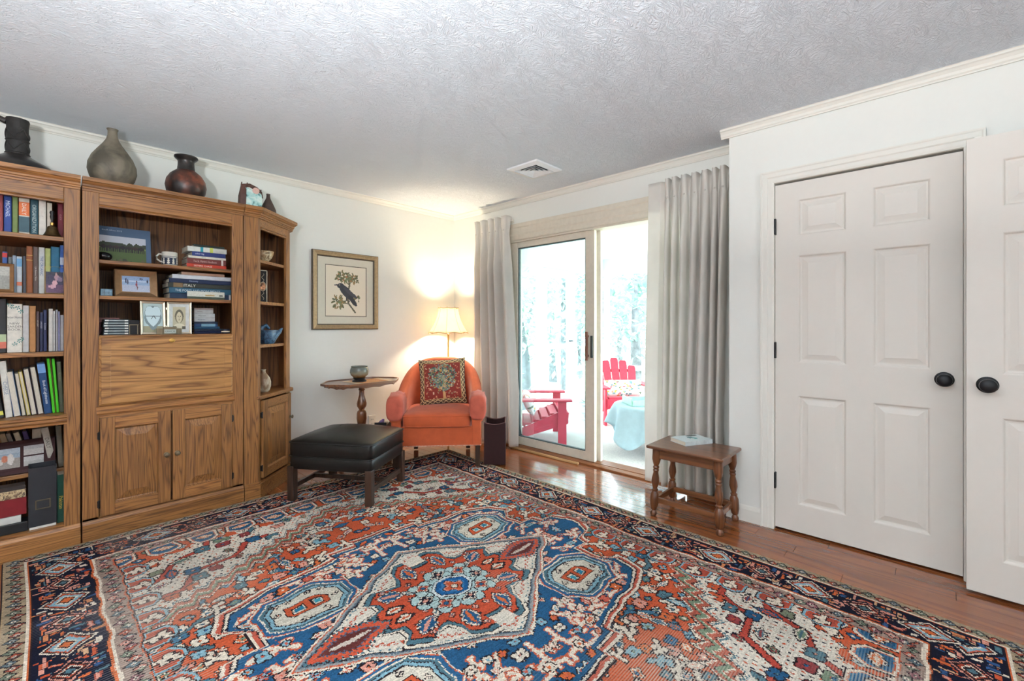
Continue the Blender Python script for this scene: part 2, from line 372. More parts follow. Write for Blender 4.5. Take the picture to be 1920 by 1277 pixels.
b = MB(); b.prof(CROWN, (X0, YL, CEIL), (XS, YL, CEIL), (0, -1, 0), (0, 0, 1)); struct(b.build('trim_1', TRIM, None), 'cream crown moulding above the bookcases')
b = MB(); b.prof(CROWN, (XS, YC, CEIL), (XS, YL, CEIL), (-1, 0, 0), (0, 0, 1)); struct(b.build('trim_2', TRIM, None), 'cream crown moulding above the sliding door')
b = MB(); b.prof(CROWN, (XC, Y0, CEIL), (XC, YC + .044, CEIL), (-1, 0, 0), (0, 0, 1)); b.prof(CROWN, (XC, YC, CEIL), (XS, YC, CEIL), (0, 1, 0), (0, 0, 1)); struct(b.build('trim_3', TRIM, None), 'cream crown moulding above the closet door')
BASEB = [(0, 0), (.014, 0), (.014, .075), (.010, .085), (.006, .092), (0, .098)]
def baseboard(nm, p0, p1, n, lb):
    b = MB(); b.prof(BASEB, p0, p1, n, (0, 0, 1)); struct(b.build(nm, TRIM, None), lb)
baseboard('baseboard_left', (X0, YL, 0), (XS, YL, 0), (0, -1, 0), 'white baseboard under the framed bird print')
baseboard('baseboard_right', (XS, SY1 + .07, 0), (XS, YL, 0), (-1, 0, 0), 'white baseboard beside the sliding door')
baseboard('baseboard_closet', (XC, 0.762, 0), (XC, YC + .014, 0), (-1, 0, 0), 'short white baseboard left of the closet door')
# closet door casing
CAS = [(0, 0), (0, .009), (.012, .013), (.030, .013), (.036, .018), (.058, .018), (.064, .022), (.072, .022), (.072, 0)]
b = MB()
b.prof(CAS, (XC, DY1 - .004, 0), (XC, DY1 - .004, DZ + .07), (0, 1, 0), (-1, 0, 0))
b.prof(CAS, (XC, DY0 + .004, 0), (XC, DY0 + .004, DZ + .07), (0, -1, 0), (-1, 0, 0))
b.prof(CAS, (XC - .0004, DY0 - .068, DZ - .002), (XC - .0004, DY1 + .068, DZ - .002), (0, 0, 1), (-1, 0, 0))
b.box(XC + .001, XC + .119, DY1 - .004, DY1 + .012, 0, DZ); b.box(XC + .001, XC + .119, DY0 - .012, DY0 + .004, 0, DZ); b.box(XC + .001, XC + .119, DY0, DY1, DZ - .003, DZ + .012)
struct(b.build('trim_4', TRIM, None, bevel=.001), 'white moulded casing around the closet door')

def six_panel(name, label, xf, y1, z0, wd, ht, knob_y, knob_z, hinges):
    """white six-panel door, its face at x=xf, its left edge (seen from the room) at y=y1"""
    t = thing(name, label, 'door', (xf, y1 - wd / 2, z0), 0); t['kind'] = 'structure'
    # local drawing plane: a to the right along -y, z up, depth +x
    Mx = Matrix(((0, 1, 0, xf), (-1, 0, 0, y1), (0, 0, 1, z0), (0, 0, 0, 1)))
    cols = [(.117, .342), (.455, .678)] if wd > .78 else [(.11, .335), (.425, .65)]
    rows = [(.157, .787), (.977, 1.597), (1.710, 1.919)]
    b = MB(); b.M = Mx; th = .012
    ed = [0] + [q for c in cols for q in c] + [wd]
    for i in range(0, 6, 2): b.box(ed[i], ed[i + 1], 0, th, 0, ht)
    rz = [0] + [q for c in rows for q in c] + [ht]
    for c in cols:
        for i in range(0, 8, 2): b.box(c[0], c[1], 0, th, rz[i], rz[i + 1])
    b.box(0, wd, th, .035, 0, ht)
    b.build('slab', DOORP, t)
    for c in cols:
        for r in rows:
            b = MB(); b.M = Mx; R = []
            for ins, dp in ((0, 0), (.004, .0015), (.010, .009), (.018, .0105), (.024, .0095), (.046, .003), (.048, .0022)):
                R.append((c[0] + ins, c[1] - ins, r[0] + ins, r[1] - ins, dp))
            b.rings(R); b.build('panel', DOORP, t)
    b = MB(); b.M = Matrix.Translation((xf, knob_y, knob_z)) @ Matrix.Rotation(-PI / 2, 4, 'Y')
    k = MB(); k.M = b.M
    b.lathe([(.001, 0), (.036, 0), (.036, .004), (.032, .008), (.029, .0085), (.027, .010), (.016, .012), (.013, .016), (.013, .034)], n=32)
    r = b.build('rosette', BLACKM, t, smooth=True, label='dark bronze door rosette')
    k.lathe([(.012, .030), (.016, .034), (.026, .040), (.0295, .048), (.028, .056), (.020, .0625), (.010, .065), (.001, .0655)], n=32)
    k.build('knob', BLACKM, t, smooth=True, label='dark bronze oval door knob')
    for hz in hinges:
        boxes('hinge', BLACKM, t, (xf - .022, xf + .002, y1 - .007, y1 + .002, hz - .047, hz + .047), bevel=.002, label='black door hinge')
    return t
six_panel('door_1', 'closed white six-panel closet door with black knob and hinges', XC + .008, .686, .014, .790, 2.022, -.040, .945, (1.79, 1.06, .29))
b = MB(); b.box(XC + .012, XC + .034, DY0 + .003, DY0 + .006, .90, .99)
struct(b.build('trim_5', PEWTER, None), 'brass strike plate on the closet door jamb')
six_panel('door_3', 'open white six-panel door standing out from the wall at right edge', 2.893, -.111, .016, .76, 2.03, -.176, .944, ())
# ------------------------------------------------------------------ sliding door to the porch
t = thing('door_2', 'beige framed sliding glass door standing half open to the porch', 'door', (XS + .02, 2.2, 0)); t['kind'] = 'structure'
def sash(parent, xa, xb, y0, y1, z0, z1, st, rt, rb, gl, nm):
    boxes('stile', SLIDE, parent, (xa, xb, y1 - st, y1, z0, z1), bevel=.003)
    boxes('stile', SLIDE, parent, (xa, xb, y0, y0 + st * 1.05, z0, z1), bevel=.003)
    boxes('rail', SLIDE, parent, (xa, xb, y0 + st, y1 - st, z1 - rt, z1), bevel=.003)
    boxes('rail', SLIDE, parent, (xa, xb, y0 + st, y1 - st, z0, z0 + rb), bevel=.003)
    if gl:
        xm = (xa + xb) / 2
        boxes('glass_pane', GLASS, parent, (xm - .003, xm + .003, y0 + st - .005, y1 - st + .005, z0 + rb - .005, z1 - rt + .005))
        b = MB()
        for s in (y0 + st * 1.05, y1 - st - .010): b.box(xa + .012, xb - .002, s, s + .010, z0 + rb, z1 - rt)
        for s in (z0 + rb, z1 - rt - .010): b.box(xa + .012, xb - .002, y0 + st * 1.05, y1 - st, s, s + .010)
        b.build('glazing_bead', mat('grey_gasket', (92, 104, 104), .6), parent)
sash(t, XS + .022, XS + .062, 2.133, 3.116, .024, 2.030, .088, .055, .075, True, 'front')
sash(t, XS + .080, XS + .112, 2.106, 3.09, .024, 2.030, .045, .04, .06, False, 'screen')
b = MB(); b.box(XS - .012, XS + .006, 2.185, 2.207, .900, 1.150); b.box(XS - .002, XS + .022, 2.187, 2.205, .93, .95); b.box(XS - .002, XS + .022, 2.187, 2.205, 1.10, 1.12)
b.build('pull_handle', mat('wooden_handle', (122, 78, 62), .4), t, bevel=.003, label='wooden pull handle of the glass door')
boxes('latch_plate', mat('latch_grey', (74, 82, 80), .4, .4), t, (XS + .010, XS + .0225, 2.146, 2.166, .925, 1.115), bevel=.002, label='grey latch plate')
b = MB()
b.box(XS - .001, XS + .139, SY1 - .024, SY1 - .001, .02, SZ); b.box(XS - .001, XS + .139, SY0 + .001, SY0 + .024, .02, SZ); b.box(XS - .001, XS + .139, SY0 + .024, SY1 - .024, SZ - .020, SZ - .001)
b.build('jamb', SLIDE, t, bevel=.002)
b = MB(); HEAD = [(0, 0), (.012, 0), (.016, .012), (.016, .045), (.022, .060), (.022, .115), (.028, .125), (.028, .160), (0, .160)]
b.prof(HEAD, (XS, SY0 - .07, SZ - .004), (XS, SY1 + .07, SZ - .004), (-1, 0, 0), (0, 0, 1))
b.box(XS - .018, XS - .0002, SY1 - .012, SY1 + .07, 0, SZ); b.box(XS - .018, XS - .0002, SY0 - .07, SY0 + .012, 0, SZ)
struct(b.build('trim_6', SLIDE, None, bevel=.0015), 'cream casing and deep head trim over the sliding door')
b = MB(); b.prof([(0, 0), (.055, 0), (.05, .012), (.02, .020), (0, .020)], (XS + .02, SY0, .0005), (XS + .02, SY1, .0005), (-1, 0, 0), (0, 0, 1)); b.box(XS + .02, XS + .139, SY0 + .0005, SY1 - .0005, .001, .0235)
struct(b.build('trim_7', wood('threshold_oak', (150, 92, 52), (104, 58, 30), 'Y', .3, 8, .7, .3), None), 'brown wooden threshold under the sliding door')
b = MB(); b.box(3.225, 3.250, 2.24, 3.04, .0005, .018)
tag(b.build('wooden_strip', wood('pale_strip', (206, 168, 118), (168, 124, 78), 'Y', .45, 8, .6, .2), None, bevel=.004), 'thin pale wooden strip lying along the sliding door threshold', 'strip')

# ------------------------------------------------------------------ curtains
def curtain(label, yt, yb, xb, ztop, zbot, n, flat=0.0, seed=1, amp=.045, bow=0.0):
    r = random.Random(seed); ph = [r.random() * 6.28 for _ in range(6)]
    ya, yz = yt; ba, bz = yb
    t = thing('curtain', label, 'curtain', (xb, (ya + yz) / 2, 0), 0, 'curtains at the sliding door')
    cuts = [r.uniform(.75, 1.3) for _ in range(n)]; tot = sum(cuts); acc = [0]
    for c_ in cuts: acc.append(acc[-1] + c_ / tot)
    amps = [r.uniform(.7, 1.25) for _ in range(n)]
    def phase(q):                                              # uneven folds
        for i in range(n):
            if q <= acc[i + 1] or i == n - 1: return i + (q - acc[i]) / (acc[i + 1] - acc[i])
    def fn(s, v):
        z = ztop + (zbot - ztop) * v; d = ztop - z
        k = min(1, max(0, (d - .12) / 1.6))
        y0 = ya + (ba - ya) * k ** 1.2; y1 = yz + (bz - yz) * k ** 1.2
        q = s; y = y0 + (y1 - y0) * q
        if d < .13: A = .034 - .018 * (d / .13)
        else: A = .016 + (amp - .016) * min(1, (d - .13) / .35)
        qq = max(0, q - flat) / (1 - flat); qq = min(1, max(0, qq + .035 * math.sin(2 * PI * qq + ph[4]) * math.sin(PI * qq) * k))
        pn = phase(qq); th = 2 * PI * pn
        am = amps[min(n - 1, int(pn))]; am = am + (1 - am) * abs(2 * (pn - int(pn)) - 1)
        wv_ = math.cos(th); ridge = wv_ + .22 * math.cos(2 * th + ph[1])
        if d < .16: ridge = math.copysign(abs(wv_) ** .6, wv_)
        f = 1.0 if q > flat else max(0.0, (q / max(flat, 1e-6) - .75) * 4) if flat else 1.0
        x = xb + A * ridge * am * f + .012 * math.sin(5 * q + ph[2] + v * 2.2) * k + bow * k * (1 - q)
        y += .012 * math.sin(th + 1.1) * f * (1 if d > .13 else .4)
        wob = .005 * math.sin(9 * v + 9 * q + ph[3]) * k
        zt = z + (.012 * abs(math.sin(th)) * f if v == 0 else 0)
        return (x + wob, y, zt)
    b = MB(); b.grid(fn, 260, 70)
    b.build('drape', CURTAIN, t, smooth=True, solid=.0018, angle=180)
    for i in range(n):
        q = flat + (1 - flat) * (acc[i] + acc[i + 1]) / 2
        p = fn(q, .13 / (ztop - zbot)); bb = MB(); bb.sphere((p[0] - .006, p[1], p[2]), .007, 10, 6); bb.build('pleat_button', CURTAIN, t, smooth=True)
    rod = MB(); rod.tube([(xb + .052, ya + .01, ztop - .035), (xb + .052, yz - .01, ztop - .035)], .008)
    for y in (ya - .03, yz + .03): rod.box(xb + .045, XS, y - .006, y + .006, ztop - .045, ztop - .025)
    rod.build('curtain_rod', TRIM, t)
    return t
curtain('pale grey pinch-pleated curtain behind the armchair and lamp', (3.53, 3.03), (3.52, 2.925), 3.20, 2.275, .030, 5, 0, 3, .044)
curtain('pale grey pinch-pleated curtain behind the small walnut bench', (1.575, 1.005), (1.60, 1.035), 3.20, 2.272, .030, 7, .22, 5, .046, -.02)

# ------------------------------------------------------------------ ceiling vent
t = thing('ceiling_vent', 'white square four-way air vent in the ceiling', 'vent', (2.72, 2.30, CEIL)); vc = (2.72, 2.30)
VW = mat('vent_white', (236, 238, 240), .5, vary=.01)
def sq_ring(b, h0, z0, h1, z1):
    b.loft([[(vc[0] + sx * h, vc[1] + sy * h, z) for sx, sy in ((-1, -1), (1, -1), (1, 1), (-1, 1))] for h, z in ((h0, z0), (h1, z1))], cap=False)
b = MB(); sq_ring(b, .155, CEIL - .0005, .152, CEIL - .012); sq_ring(b, .152, CEIL - .012, .112, CEIL - .022); sq_ring(b, .112, CEIL - .022, .112, CEIL - .001)
b.build('frame', VW, t)
for k in range(4):
    b = MB(); h = .106 - .026 * k; sq_ring(b, h, CEIL - .020, h - .020, CEIL - .004); b.build('louver', VW, t, solid=.0015)
b = MB(); b.box(vc[0] - .008, vc[0] + .008, vc[1] - .008, vc[1] + .008, CEIL - .018, CEIL - .002); b.build('centre_block', VW, t)
boxes('duct_back', mat('duct_dark', (60, 66, 72), .7), t, (vc[0] - .111, vc[0] + .111, vc[1] - .111, vc[1] + .111, CEIL - .0016, CEIL - .0006))

# ------------------------------------------------------------------ oak wall unit: three cabinets
YF, YB = 3.448, 3.93
ZSH = [1.689, 1.377, 1.063]
def raised(parent, name, M, wd, ht, mv, knob=None, hinge_side=None, sw=.062, proud=.018, label=None):
    """oak door in its own plane: x right, z up, face towards -y"""
    d = MB(); d.M = M
    d.box(0, sw, -proud, 0, 0, ht)
    d.box(sw - .002, wd, -.0025, 0, .002, ht - .002); o = d.build(name, OAKV, parent, bevel=.002, label=label)
    r = MB(); r.M = M; r.box(wd - sw, wd, -proud, 0, 0, ht); r.build('stile', OAKV, o, bevel=.003)
    for za, zb_ in ((0, sw * 1.05), (ht - sw * 1.05, ht)):
        r = MB(); r.M = M; r.box(sw, wd - sw, -proud, 0, za, zb_); r.build('rail', OAKH, o, bevel=.003)
    R = [(sw + i, wd - sw - i, sw * 1.05 + i, ht - sw * 1.05 - i, y) for i, y in ((0, -proud + .002), (.005, -.006), (.010, -.004), (.052, -proud + .004), (.054, -proud + .002))]
    p = MB(); p.M = M; p.rings(R); p.build('panel', OAKV, o)
    if knob:
        k = MB(); k.M = M @ Matrix.Translation((knob[0], -proud, knob[1])) @ Matrix.Rotation(PI / 2, 4, 'X')
        k.lathe([(.001, 0), (.014, 0), (.014, .002), (.008, .004), (.006, .012), (.012, .015), (.0145, .019), (.012, .023), (.001, .026)], n=16)
        k.build('knob', PEWTER, o, smooth=True, label='small antique brass knob')
    if hinge_side is not None:
        for z in (.07, ht - .10):
            h = MB(); h.M = M; x = -.004 if hinge_side == 0 else wd + .004
            h.tube([(x, -.012, z - .022), (x, -.012, z + .022)], .0045); h.box(x - .008, x + .008, -.010, -.002, z - .018, z + .018); h.build('hinge', BLACKM, o, smooth=True)
    return o
CRB = [(0, 0), (.004, 0), (.022, .001), (.022, .012), (.027, .014), (.027, .022), (.033, .026), (.033, .036), (.040, .042), (.046, .050), (.052, .053), (.052, .074), (0, .074)]
# --- left open bookcase
t = thing('bookcase', 'tall open oak bookcase full of books at the left edge', 'bookcase', (-.215, 3.69, 0), 0, 'oak wall unit')
xl, xi0, xi1, xr = -.625, -.558, .127, .192
for a, c in ((xl, xi0), (xi1, xr)): boxes('stile', OAKV, t, (a, c, YF, YF + .022, .105, 1.957), bevel=.003)
for a, c in ((xl + .001, xl + .02), (xr - .02, xr - .001)): boxes('side_panel', OAKV, t, (a, c, YF + .022, YB, .0, 2.0))
boxes('back_panel', OAKD, t, (xl + .02, xr - .02, YB - .008, YB, .0, 2.0))
boxes('frieze', OAKH, t, (xi0, xi1, YF + .002, YF + .022, 1.872, 1.957), bevel=.002)
b = MB(); b.prof(CRB, (xl, YF + .02, 1.956), (xr, YF + .02, 1.956), (0, -1.0, 0), (0, 0, 1)); b.build('crown', OAKH, t)
b = MB(); b.prof([(0, 0), (.004, 0), (.004, .006), (.007, .010), (.004, .014), (0, .018)], (xi0, YF + .002, 1.873), (xi1, YF + .002, 1.873), (0, -1, 0), (0, 0, 1)); b.build('bead', OAKH, t)
boxes('top', OAKH, t, (xl + .02, xr - .02, YF + .02, YB, 2.006, 2.0295))
for z in ZSH: boxes('shelf', OAKH, t, (xl + .021, xr - .021, YF + .024, YB - .009, z - .024, z), bevel=.003)
b = MB(); b.prof([(-.4, 0), (.004, 0), (.006, .012), (.014, .020), (.014, .034), (.022, .040), (.022, .050), (.016, .055), (-.4, .055)], (xi0 - .01, YF, .670), (xi1 + .012, YF, .670), (0, -1, 0), (0, 0, 1)); b.build('counter', OAKH, t)
boxes('shelf', OAKH, t, (xl + .021, xr - .021, YF + .155, YB - .009, .378, .401), bevel=.003)
boxes('shelf', OAKH, t, (xl + .021, xr - .021, YF + .004, YB - .009, .10, .124))
b = MB(); b.prof([(0, 0), (.016, 0), (.016, .095), (.010, .104), (.004, .112), (0, .112)], (xl, YF, .001), (xr, YF, .001), (0, -1, 0), (0, 0, 1)); b.box(xl, xr, YF, YF + .02, .001, .112); b.build('plinth', OAKH, t)
# --- middle secretary
t = thing('secretary_desk', 'oak secretary with drop-front desk, two lower doors and open shelves', 'cabinet', (.605, 3.69, 0), 0, 'oak wall unit')
xl, xi0, xi1, xr = .199, .269, .930, .998
for a, c in ((xl, xi0), (xi1, xr)): boxes('stile', OAKV, t, (a, c, YF, YF + .022, .105, 1.957), bevel=.003)
for a, c in ((xl + .001, xl + .02), (xr - .02, xr - .001)): boxes('side_panel', OAKV, t, (a, c, YF + .022, YB, .0, 2.0))
boxes('back_panel', OAKD, t, (xl + .02, xr - .02, YB - .008, YB, .0, 2.0))
boxes('frieze', OAKH, t, (xi0, xi1, YF + .002, YF + .022, 1.874, 1.957), bevel=.002)
b = MB(); b.prof(CRB, (xl, YF + .02, 1.956), (xr + .002, YF + .02, 1.956), (0, -1.0, 0), (0, 0, 1)); b.build('crown', OAKH, t)
b = MB(); b.prof([(0, 0), (.004, 0), (.004, .006), (.007, .010), (.004, .014), (0, .018)], (xi0, YF + .002, 1.875), (xi1, YF + .002, 1.875), (0, -1, 0), (0, 0, 1)); b.build('bead', OAKH, t)
boxes('top', OAKH, t, (xl + .02, xr - .02, YF + .02, YB, 2.006, 2.0295))
for z in (1.583, 1.377): boxes('shelf', OAKH, t, (xl + .021, xr - .021, YF + .024, YB - .009, z - .021, z), bevel=.003)
boxes('shelf', OAKH, t, (xl + .021, xr - .021, YF + .004, YB - .009, 1.126, 1.150), bevel=.002)
dk = MB(); dx0, dx1, dz0, dz1 = .268, .931, .752, 1.143
dk.rings([(dx0, dx1, dz0, dz1, YF), (dx0, dx1, dz0, dz1, YF - .010), (dx0 + .010, dx1 - .010, dz0 + .010, dz1 - .010, YF - .018), (dx0 + .047, dx1 - .047, dz0 + .047, dz1 - .047, YF - .018), (dx0 + .050, dx1 - .050, dz0 + .050, dz1 - .050, YF - .0165)])
dko = dk.build('drop_front', OAKF, t)
k = MB(); k.M = Matrix.Translation((.6, YF - .018, 1.113)) @ Matrix.Rotation(PI / 2, 4, 'X'); k.lathe([(.001, 0), (.013, 0), (.013, .002), (.010, .004), (.006, .004), (.006, .002), (.001, .002)], n=20, sx=1.2); k.build('lock', BRASS, dko, smooth=True, label='round brass desk lock')
b = MB(); b.prof([(0, 0), (.010, 0), (.014, .010), (.014, .022), (.008, .030), (.008, .042), (0, .046)], (xi0 - .012, YF, .700), (xi1 + .012, YF, .700), (0, -1, 0), (0, 0, 1)); b.box(xi0, xi1, YF, YF + .02, .66, .76); b.build('rail', OAKH, t)
raised(t, 'door', Matrix.Translation((.272, YF, .126)), .322, .556, None, (.300, .290), 0)
raised(t, 'door', Matrix.Translation((.604, YF, .126)), .322, .556, None, (.022, .290), 1)
boxes('inner_back', OAKD, t, (xi0, xi1, YF + .021, YF + .03, .11, 1.12))
b = MB(); b.prof([(0, 0), (.016, 0), (.016, .095), (.010, .104), (.004, .112), (0, .112)], (xl, YF, .001), (xr, YF, .001), (0, -1, 0), (0, 0, 1)); b.box(xl, xr, YF, YF + .02, .001, .125); b.build('plinth', OAKH, t)
# --- angled end cabinet
t = thing('end_cabinet', 'angled oak end cabinet with three open shelves and one door', 'cabinet', (1.2, 3.72, 0), 0, 'oak wall unit')
A, B = Vector((1.092, 3.448, 0)), Vector((1.412, 3.735, 0)); ev = (B - A).normalized(); nv = Vector((ev.y, -ev.x, 0)); WL = (B - A).length
ME = basis((A.x, A.y, 0), ev, (-nv.x, -nv.y, 0))              # x along the slanted face, y into the cabinet
FP = [(1.004, YF + .001), (A.x, A.y), (B.x, B.y), (B.x, YB), (1.004, YB)]
IN = [(1.022, YF + .022), (A.x + .005, A.y + .024), (B.x - .019, B.y + .006), (B.x - .019, YB - .009), (1.022, YB - .009)]
boxes('stile', OAKV, t, (1.003, A.x, YF, YF + .022, .105, 1.957), bevel=.003)
for a, c in ((.0, .028), (WL - .055, WL)):
    b = MB(); b.M = ME; b.box(a, c, 0, .020, .105, 1.957); b.build('stile', OAKV, t, bevel=.002)
boxes('side_panel', OAKV, t, (B.x - .018, B.x - .0005, B.y + .008, YB, .0, 2.0)); boxes('side_panel', OAKV, t, (1.004, 1.021, YF + .022, YB, .0, 2.0))
boxes('back_panel', OAKD, t, (1.021, B.x - .018, YB - .008, YB, .0, 2.0))
b = MB(); b.M = ME; b.box(.028, WL - .055, .002, .020, 1.884, 1.957); b.build('frieze', OAKH, t)
b = MB(); b.M = ME; b.prof([(0, 0), (.004, 0), (.004, .006), (.007, .010), (.004, .014), (0, .018)], (.03, .002, 1.886), (WL - .057, .002, 1.886), (0, -1, 0), (0, 0, 1)); b.build('bead', OAKH, t)
b = MB()
rings = []
for a_, z_ in [(0, 0)] + CRB[1:-1] + [(0, .074)]:
    q = [Vector((1.003, YF + .02 - a_, 0)), Vector((A.x + .0 + a_ * .4, A.y + .02 - a_, 0)) , B + nv * (a_ - .018) + ev * (.02 + a_ * .6), Vector((B.x + a_ + .012, YB, 0))]
    rings.append([(p.x, p.y, 1.956 + z_) for p in q])
b.loft(rings, cap=False, close=False); b.build('crown', OAKH, t, solid=.003)
b = MB(); b.prism([(1.006, YF), (A.x, A.y), (B.x, B.y), (B.x, YB), (1.006, YB)], 2.004, 2.0295); b.build('top', OAKH, t)
for z in (1.674, 1.376, 1.067): b = MB(); b.prism(IN, z - .021, z); b.build('shelf', OAKH, t)
CT = [(1.006, YF + .024)] + [(A.x - .004, A.y - .002)] + [(A.x + nv.x * .020, A.y + nv.y * .020), (B.x + nv.x * .020 + .012, B.y + nv.y * .020 + .01), (B.x + .020, YB - .012), (1.006, YB - .012)]
b = MB(); b.prism(CT, .684, .712); b.build('counter', OAKH, t, bevel=.006)
M2 = ME @ Matrix.Translation((.032, 0, .128)); raised(t, 'door', M2, WL - .045, .545, None, (WL - .065, .36), 0, sw=.055)
b = MB(); b.prism([(1.003, YF - .016), (A.x + .010, YF - .016), (B.x + nv.x * .016 + .002, B.y + nv.y * .016), (B.x + .002, YB), (1.003, YB)], .001, .098); b.prism([(1.003, YF - .008), (A.x + .004, YF - .008), (B.x + nv.x * .008, B.y + nv.y * .008), (B.x, YB), (1.003, YB)], .098, .112); b.build('plinth', OAKH, t)
# ------------------------------------------------------------------ the patterned rug
RED, BLU, NAV, CRM = (194, 86, 52), (38, 84, 120), (22, 24, 40), (230, 216, 196)
SLA, GRN, LBL, PNK = (78, 112, 124), (116, 136, 112), (132, 172, 186), (216, 150, 132)
BRN, DRK, ORG, BEI = (92, 44, 40), (38, 28, 32), (208, 104, 56), (196, 178, 150)
HU, HV, CELL = 1.36, 1.89, .0045
def paint_rug():
    nu, nv = int(HU / CELL), int(HV / CELL)
    U, V = np.meshgrid((np.arange(nu) + .5) * CELL, (np.arange(nv) + .5) * CELL)
    I = np.zeros((nv, nu, 3)); I[:] = RED
    rg = random.Random(21)
    def fill(m, c): I[m] = c
    def win(cu, cv, r):
        i0, i1 = max(0, int((cu - r) / CELL)), min(nu, int((cu + r) / CELL) + 1); j0, j1 = max(0, int((cv - r) / CELL)), min(nv, int((cv + r) / CELL) + 1)
        return None if i1 <= i0 or j1 <= j0 else (slice(j0, j1), slice(i0, i1))
    def stamp(cu, cv, r, f, clip=None):
        s = win(cu, cv, r)
        if s is None: return
        W = I[s]
        for m, c in f(U[s] - cu, V[s] - cv):
            if clip is not None: m = m & clip[s]
            W[m] = c
    def poly(P, c, bands=()):
        """filled polygon with coloured bands running in from its edge"""
        us, vs_ = [p[0] for p in P], [p[1] for p in P]; cu, cv = (min(us) + max(us)) / 2, (min(vs_) + max(vs_)) / 2
        r = max(max(us) - min(us), max(vs_) - min(vs_)) / 2 + .01; s = win(cu, cv, r)
        X, Y = U[s], V[s]; m = inpoly(X, Y, P); W = I[s]; W[m] = c
        if bands:
            d = np.full(X.shape, 9.0); n = len(P)
            for i in range(n):
                ax, ay = P[i]; bx, by = P[(i + 1) % n]; L = (bx - ax) ** 2 + (by - ay) ** 2 + 1e-12
                if (ax == bx == 0) or (ay == by == 0): continue      # mirror lines carry no edge
                t = np.clip(((X - ax) * (bx - ax) + (Y - ay) * (by - ay)) / L, 0, 1)
                d = np.minimum(d, np.hypot(X - ax - t * (bx - ax), Y - ay - t * (by - ay)))
            o = 0.0
            for wd, cc in bands: W[m & (d >= o) & (d < o + wd)] = cc; o += wd
    def rosette(cu, cv, r, c1, c2, c3=CRM, k=6, ol=DRK, clip=None):
        def f(x, y):
            d = np.hypot(x, y); a = np.arctan2(y, x); e = r * (.80 + .20 * np.cos(k * a))
            return [(d < e + .0055, ol), (d < e, c3), (d < e - .0055, c1), (d < r * .36, ol), (d < r * .28, c2)]
        stamp(cu, cv, r * 1.4 + .01, f, clip)
    def cross(cu, cv, r, c1, c2, clip=None):
        f = lambda x, y: [((np.abs(x) < r + .005) & (np.abs(y) < r * .4 + .005) | (np.abs(y) < r + .005) & (np.abs(x) < r * .4 + .005), DRK), ((np.abs(x) < r) & (np.abs(y) < r * .4) | (np.abs(y) < r) & (np.abs(x) < r * .4), c1), ((np.abs(x) < r * .35) & (np.abs(y) < r * .35), c2)]
        stamp(cu, cv, r * 1.3, f, clip)
    def flower(cu, cv, r, c1, c2, clip=None):
        def f(x, y):
            m = np.zeros(x.shape, bool); m2 = m.copy()
            for a, b_ in ((1, 1), (1, -1), (-1, 1), (-1, -1)): q = np.hypot(x - a * r * .42, y - b_ * r * .42); m |= q < r * .46 + .0055; m2 |= q < r * .46
            return [(m, DRK), (m2, c1), (np.hypot(x, y) < r * .26, DRK), (np.hypot(x, y) < r * .18, c2)]
        stamp(cu, cv, r * 1.3 + .01, f, clip)
    def leaf(cu, cv, L, wd, ang, c1, c2, c3=CRM, ol=DRK, clip=None):
        ca, sa = math.cos(ang), math.sin(ang)
        def f(x, y):
            p, q = x * ca + y * sa, -x * sa + y * ca
            e = wd * np.clip(1 - (np.abs(p) / L) ** 1.6, 0, 1) * (1 + .25 * (np.mod(p, .022) < .011))
            inn = np.abs(p) < L
            return [((np.abs(q) < e + .006) & (np.abs(p) < L + .005), ol), ((np.abs(q) < e) & inn, c3), ((np.abs(q) < e - .0065) & inn, c1), ((np.abs(q) < e * .22) & (np.abs(p) < L * .65), c2)]
        stamp(cu, cv, L * 1.15 + .01, f, clip)
    def line(P, wd, c, ol=None, saw=0.0, clip=None):
        for pas in (0, 1):
            if pas == 0 and not ol: continue
            for (ax, ay), (bx, by) in zip(P, P[1:]):
                L = math.hypot(bx - ax, by - ay) + 1e-9
                def f(x, y):
                    X, Y = x + (bx - ax) / 2, y + (by - ay) / 2
                    t = np.clip((X * (bx - ax) + Y * (by - ay)) / L / L, 0, 1); d = np.maximum(np.abs(X - t * (bx - ax)), np.abs(Y - t * (by - ay))) * .5 + .5 * np.hypot(X - t * (bx - ax), Y - t * (by - ay))
                    s = saw * (np.mod(t * L, .018) < .009)
                    return [(d < wd + .0055 + s, ol)] if pas == 0 else [(d < wd + s, c)]
                stamp((ax + bx) / 2, (ay + by) / 2, L / 2 + wd * 2 + .02, f, clip)
    def branch(cu, cv, ang, L, c, ol, clip=None, wd=.0065):
        """a stem with hooked side twigs"""
        d = (math.cos(ang), math.sin(ang)); n_ = (-d[1], d[0]); P = [(cu, cv), (cu + d[0] * L, cv + d[1] * L)]
        segs = [P]
        for k, s in ((.35, 1), (.6, -1), (.85, 1)):
            b0 = (cu + d[0] * L * k, cv + d[1] * L * k); b1 = (b0[0] + n_[0] * s * L * .28 + d[0] * L * .08, b0[1] + n_[1] * s * L * .28 + d[1] * L * .08); segs.append([b0, b1, (b1[0] + d[0] * L * .14, b1[1] + d[1] * L * .14)])
        for s in segs: line(s, wd + .0055, ol, None, .003, clip)
        for s in segs: line(s, wd, c, None, .003, clip)
    FU, FV = .985, 1.52
    field = (U < FU) & (V < FV)
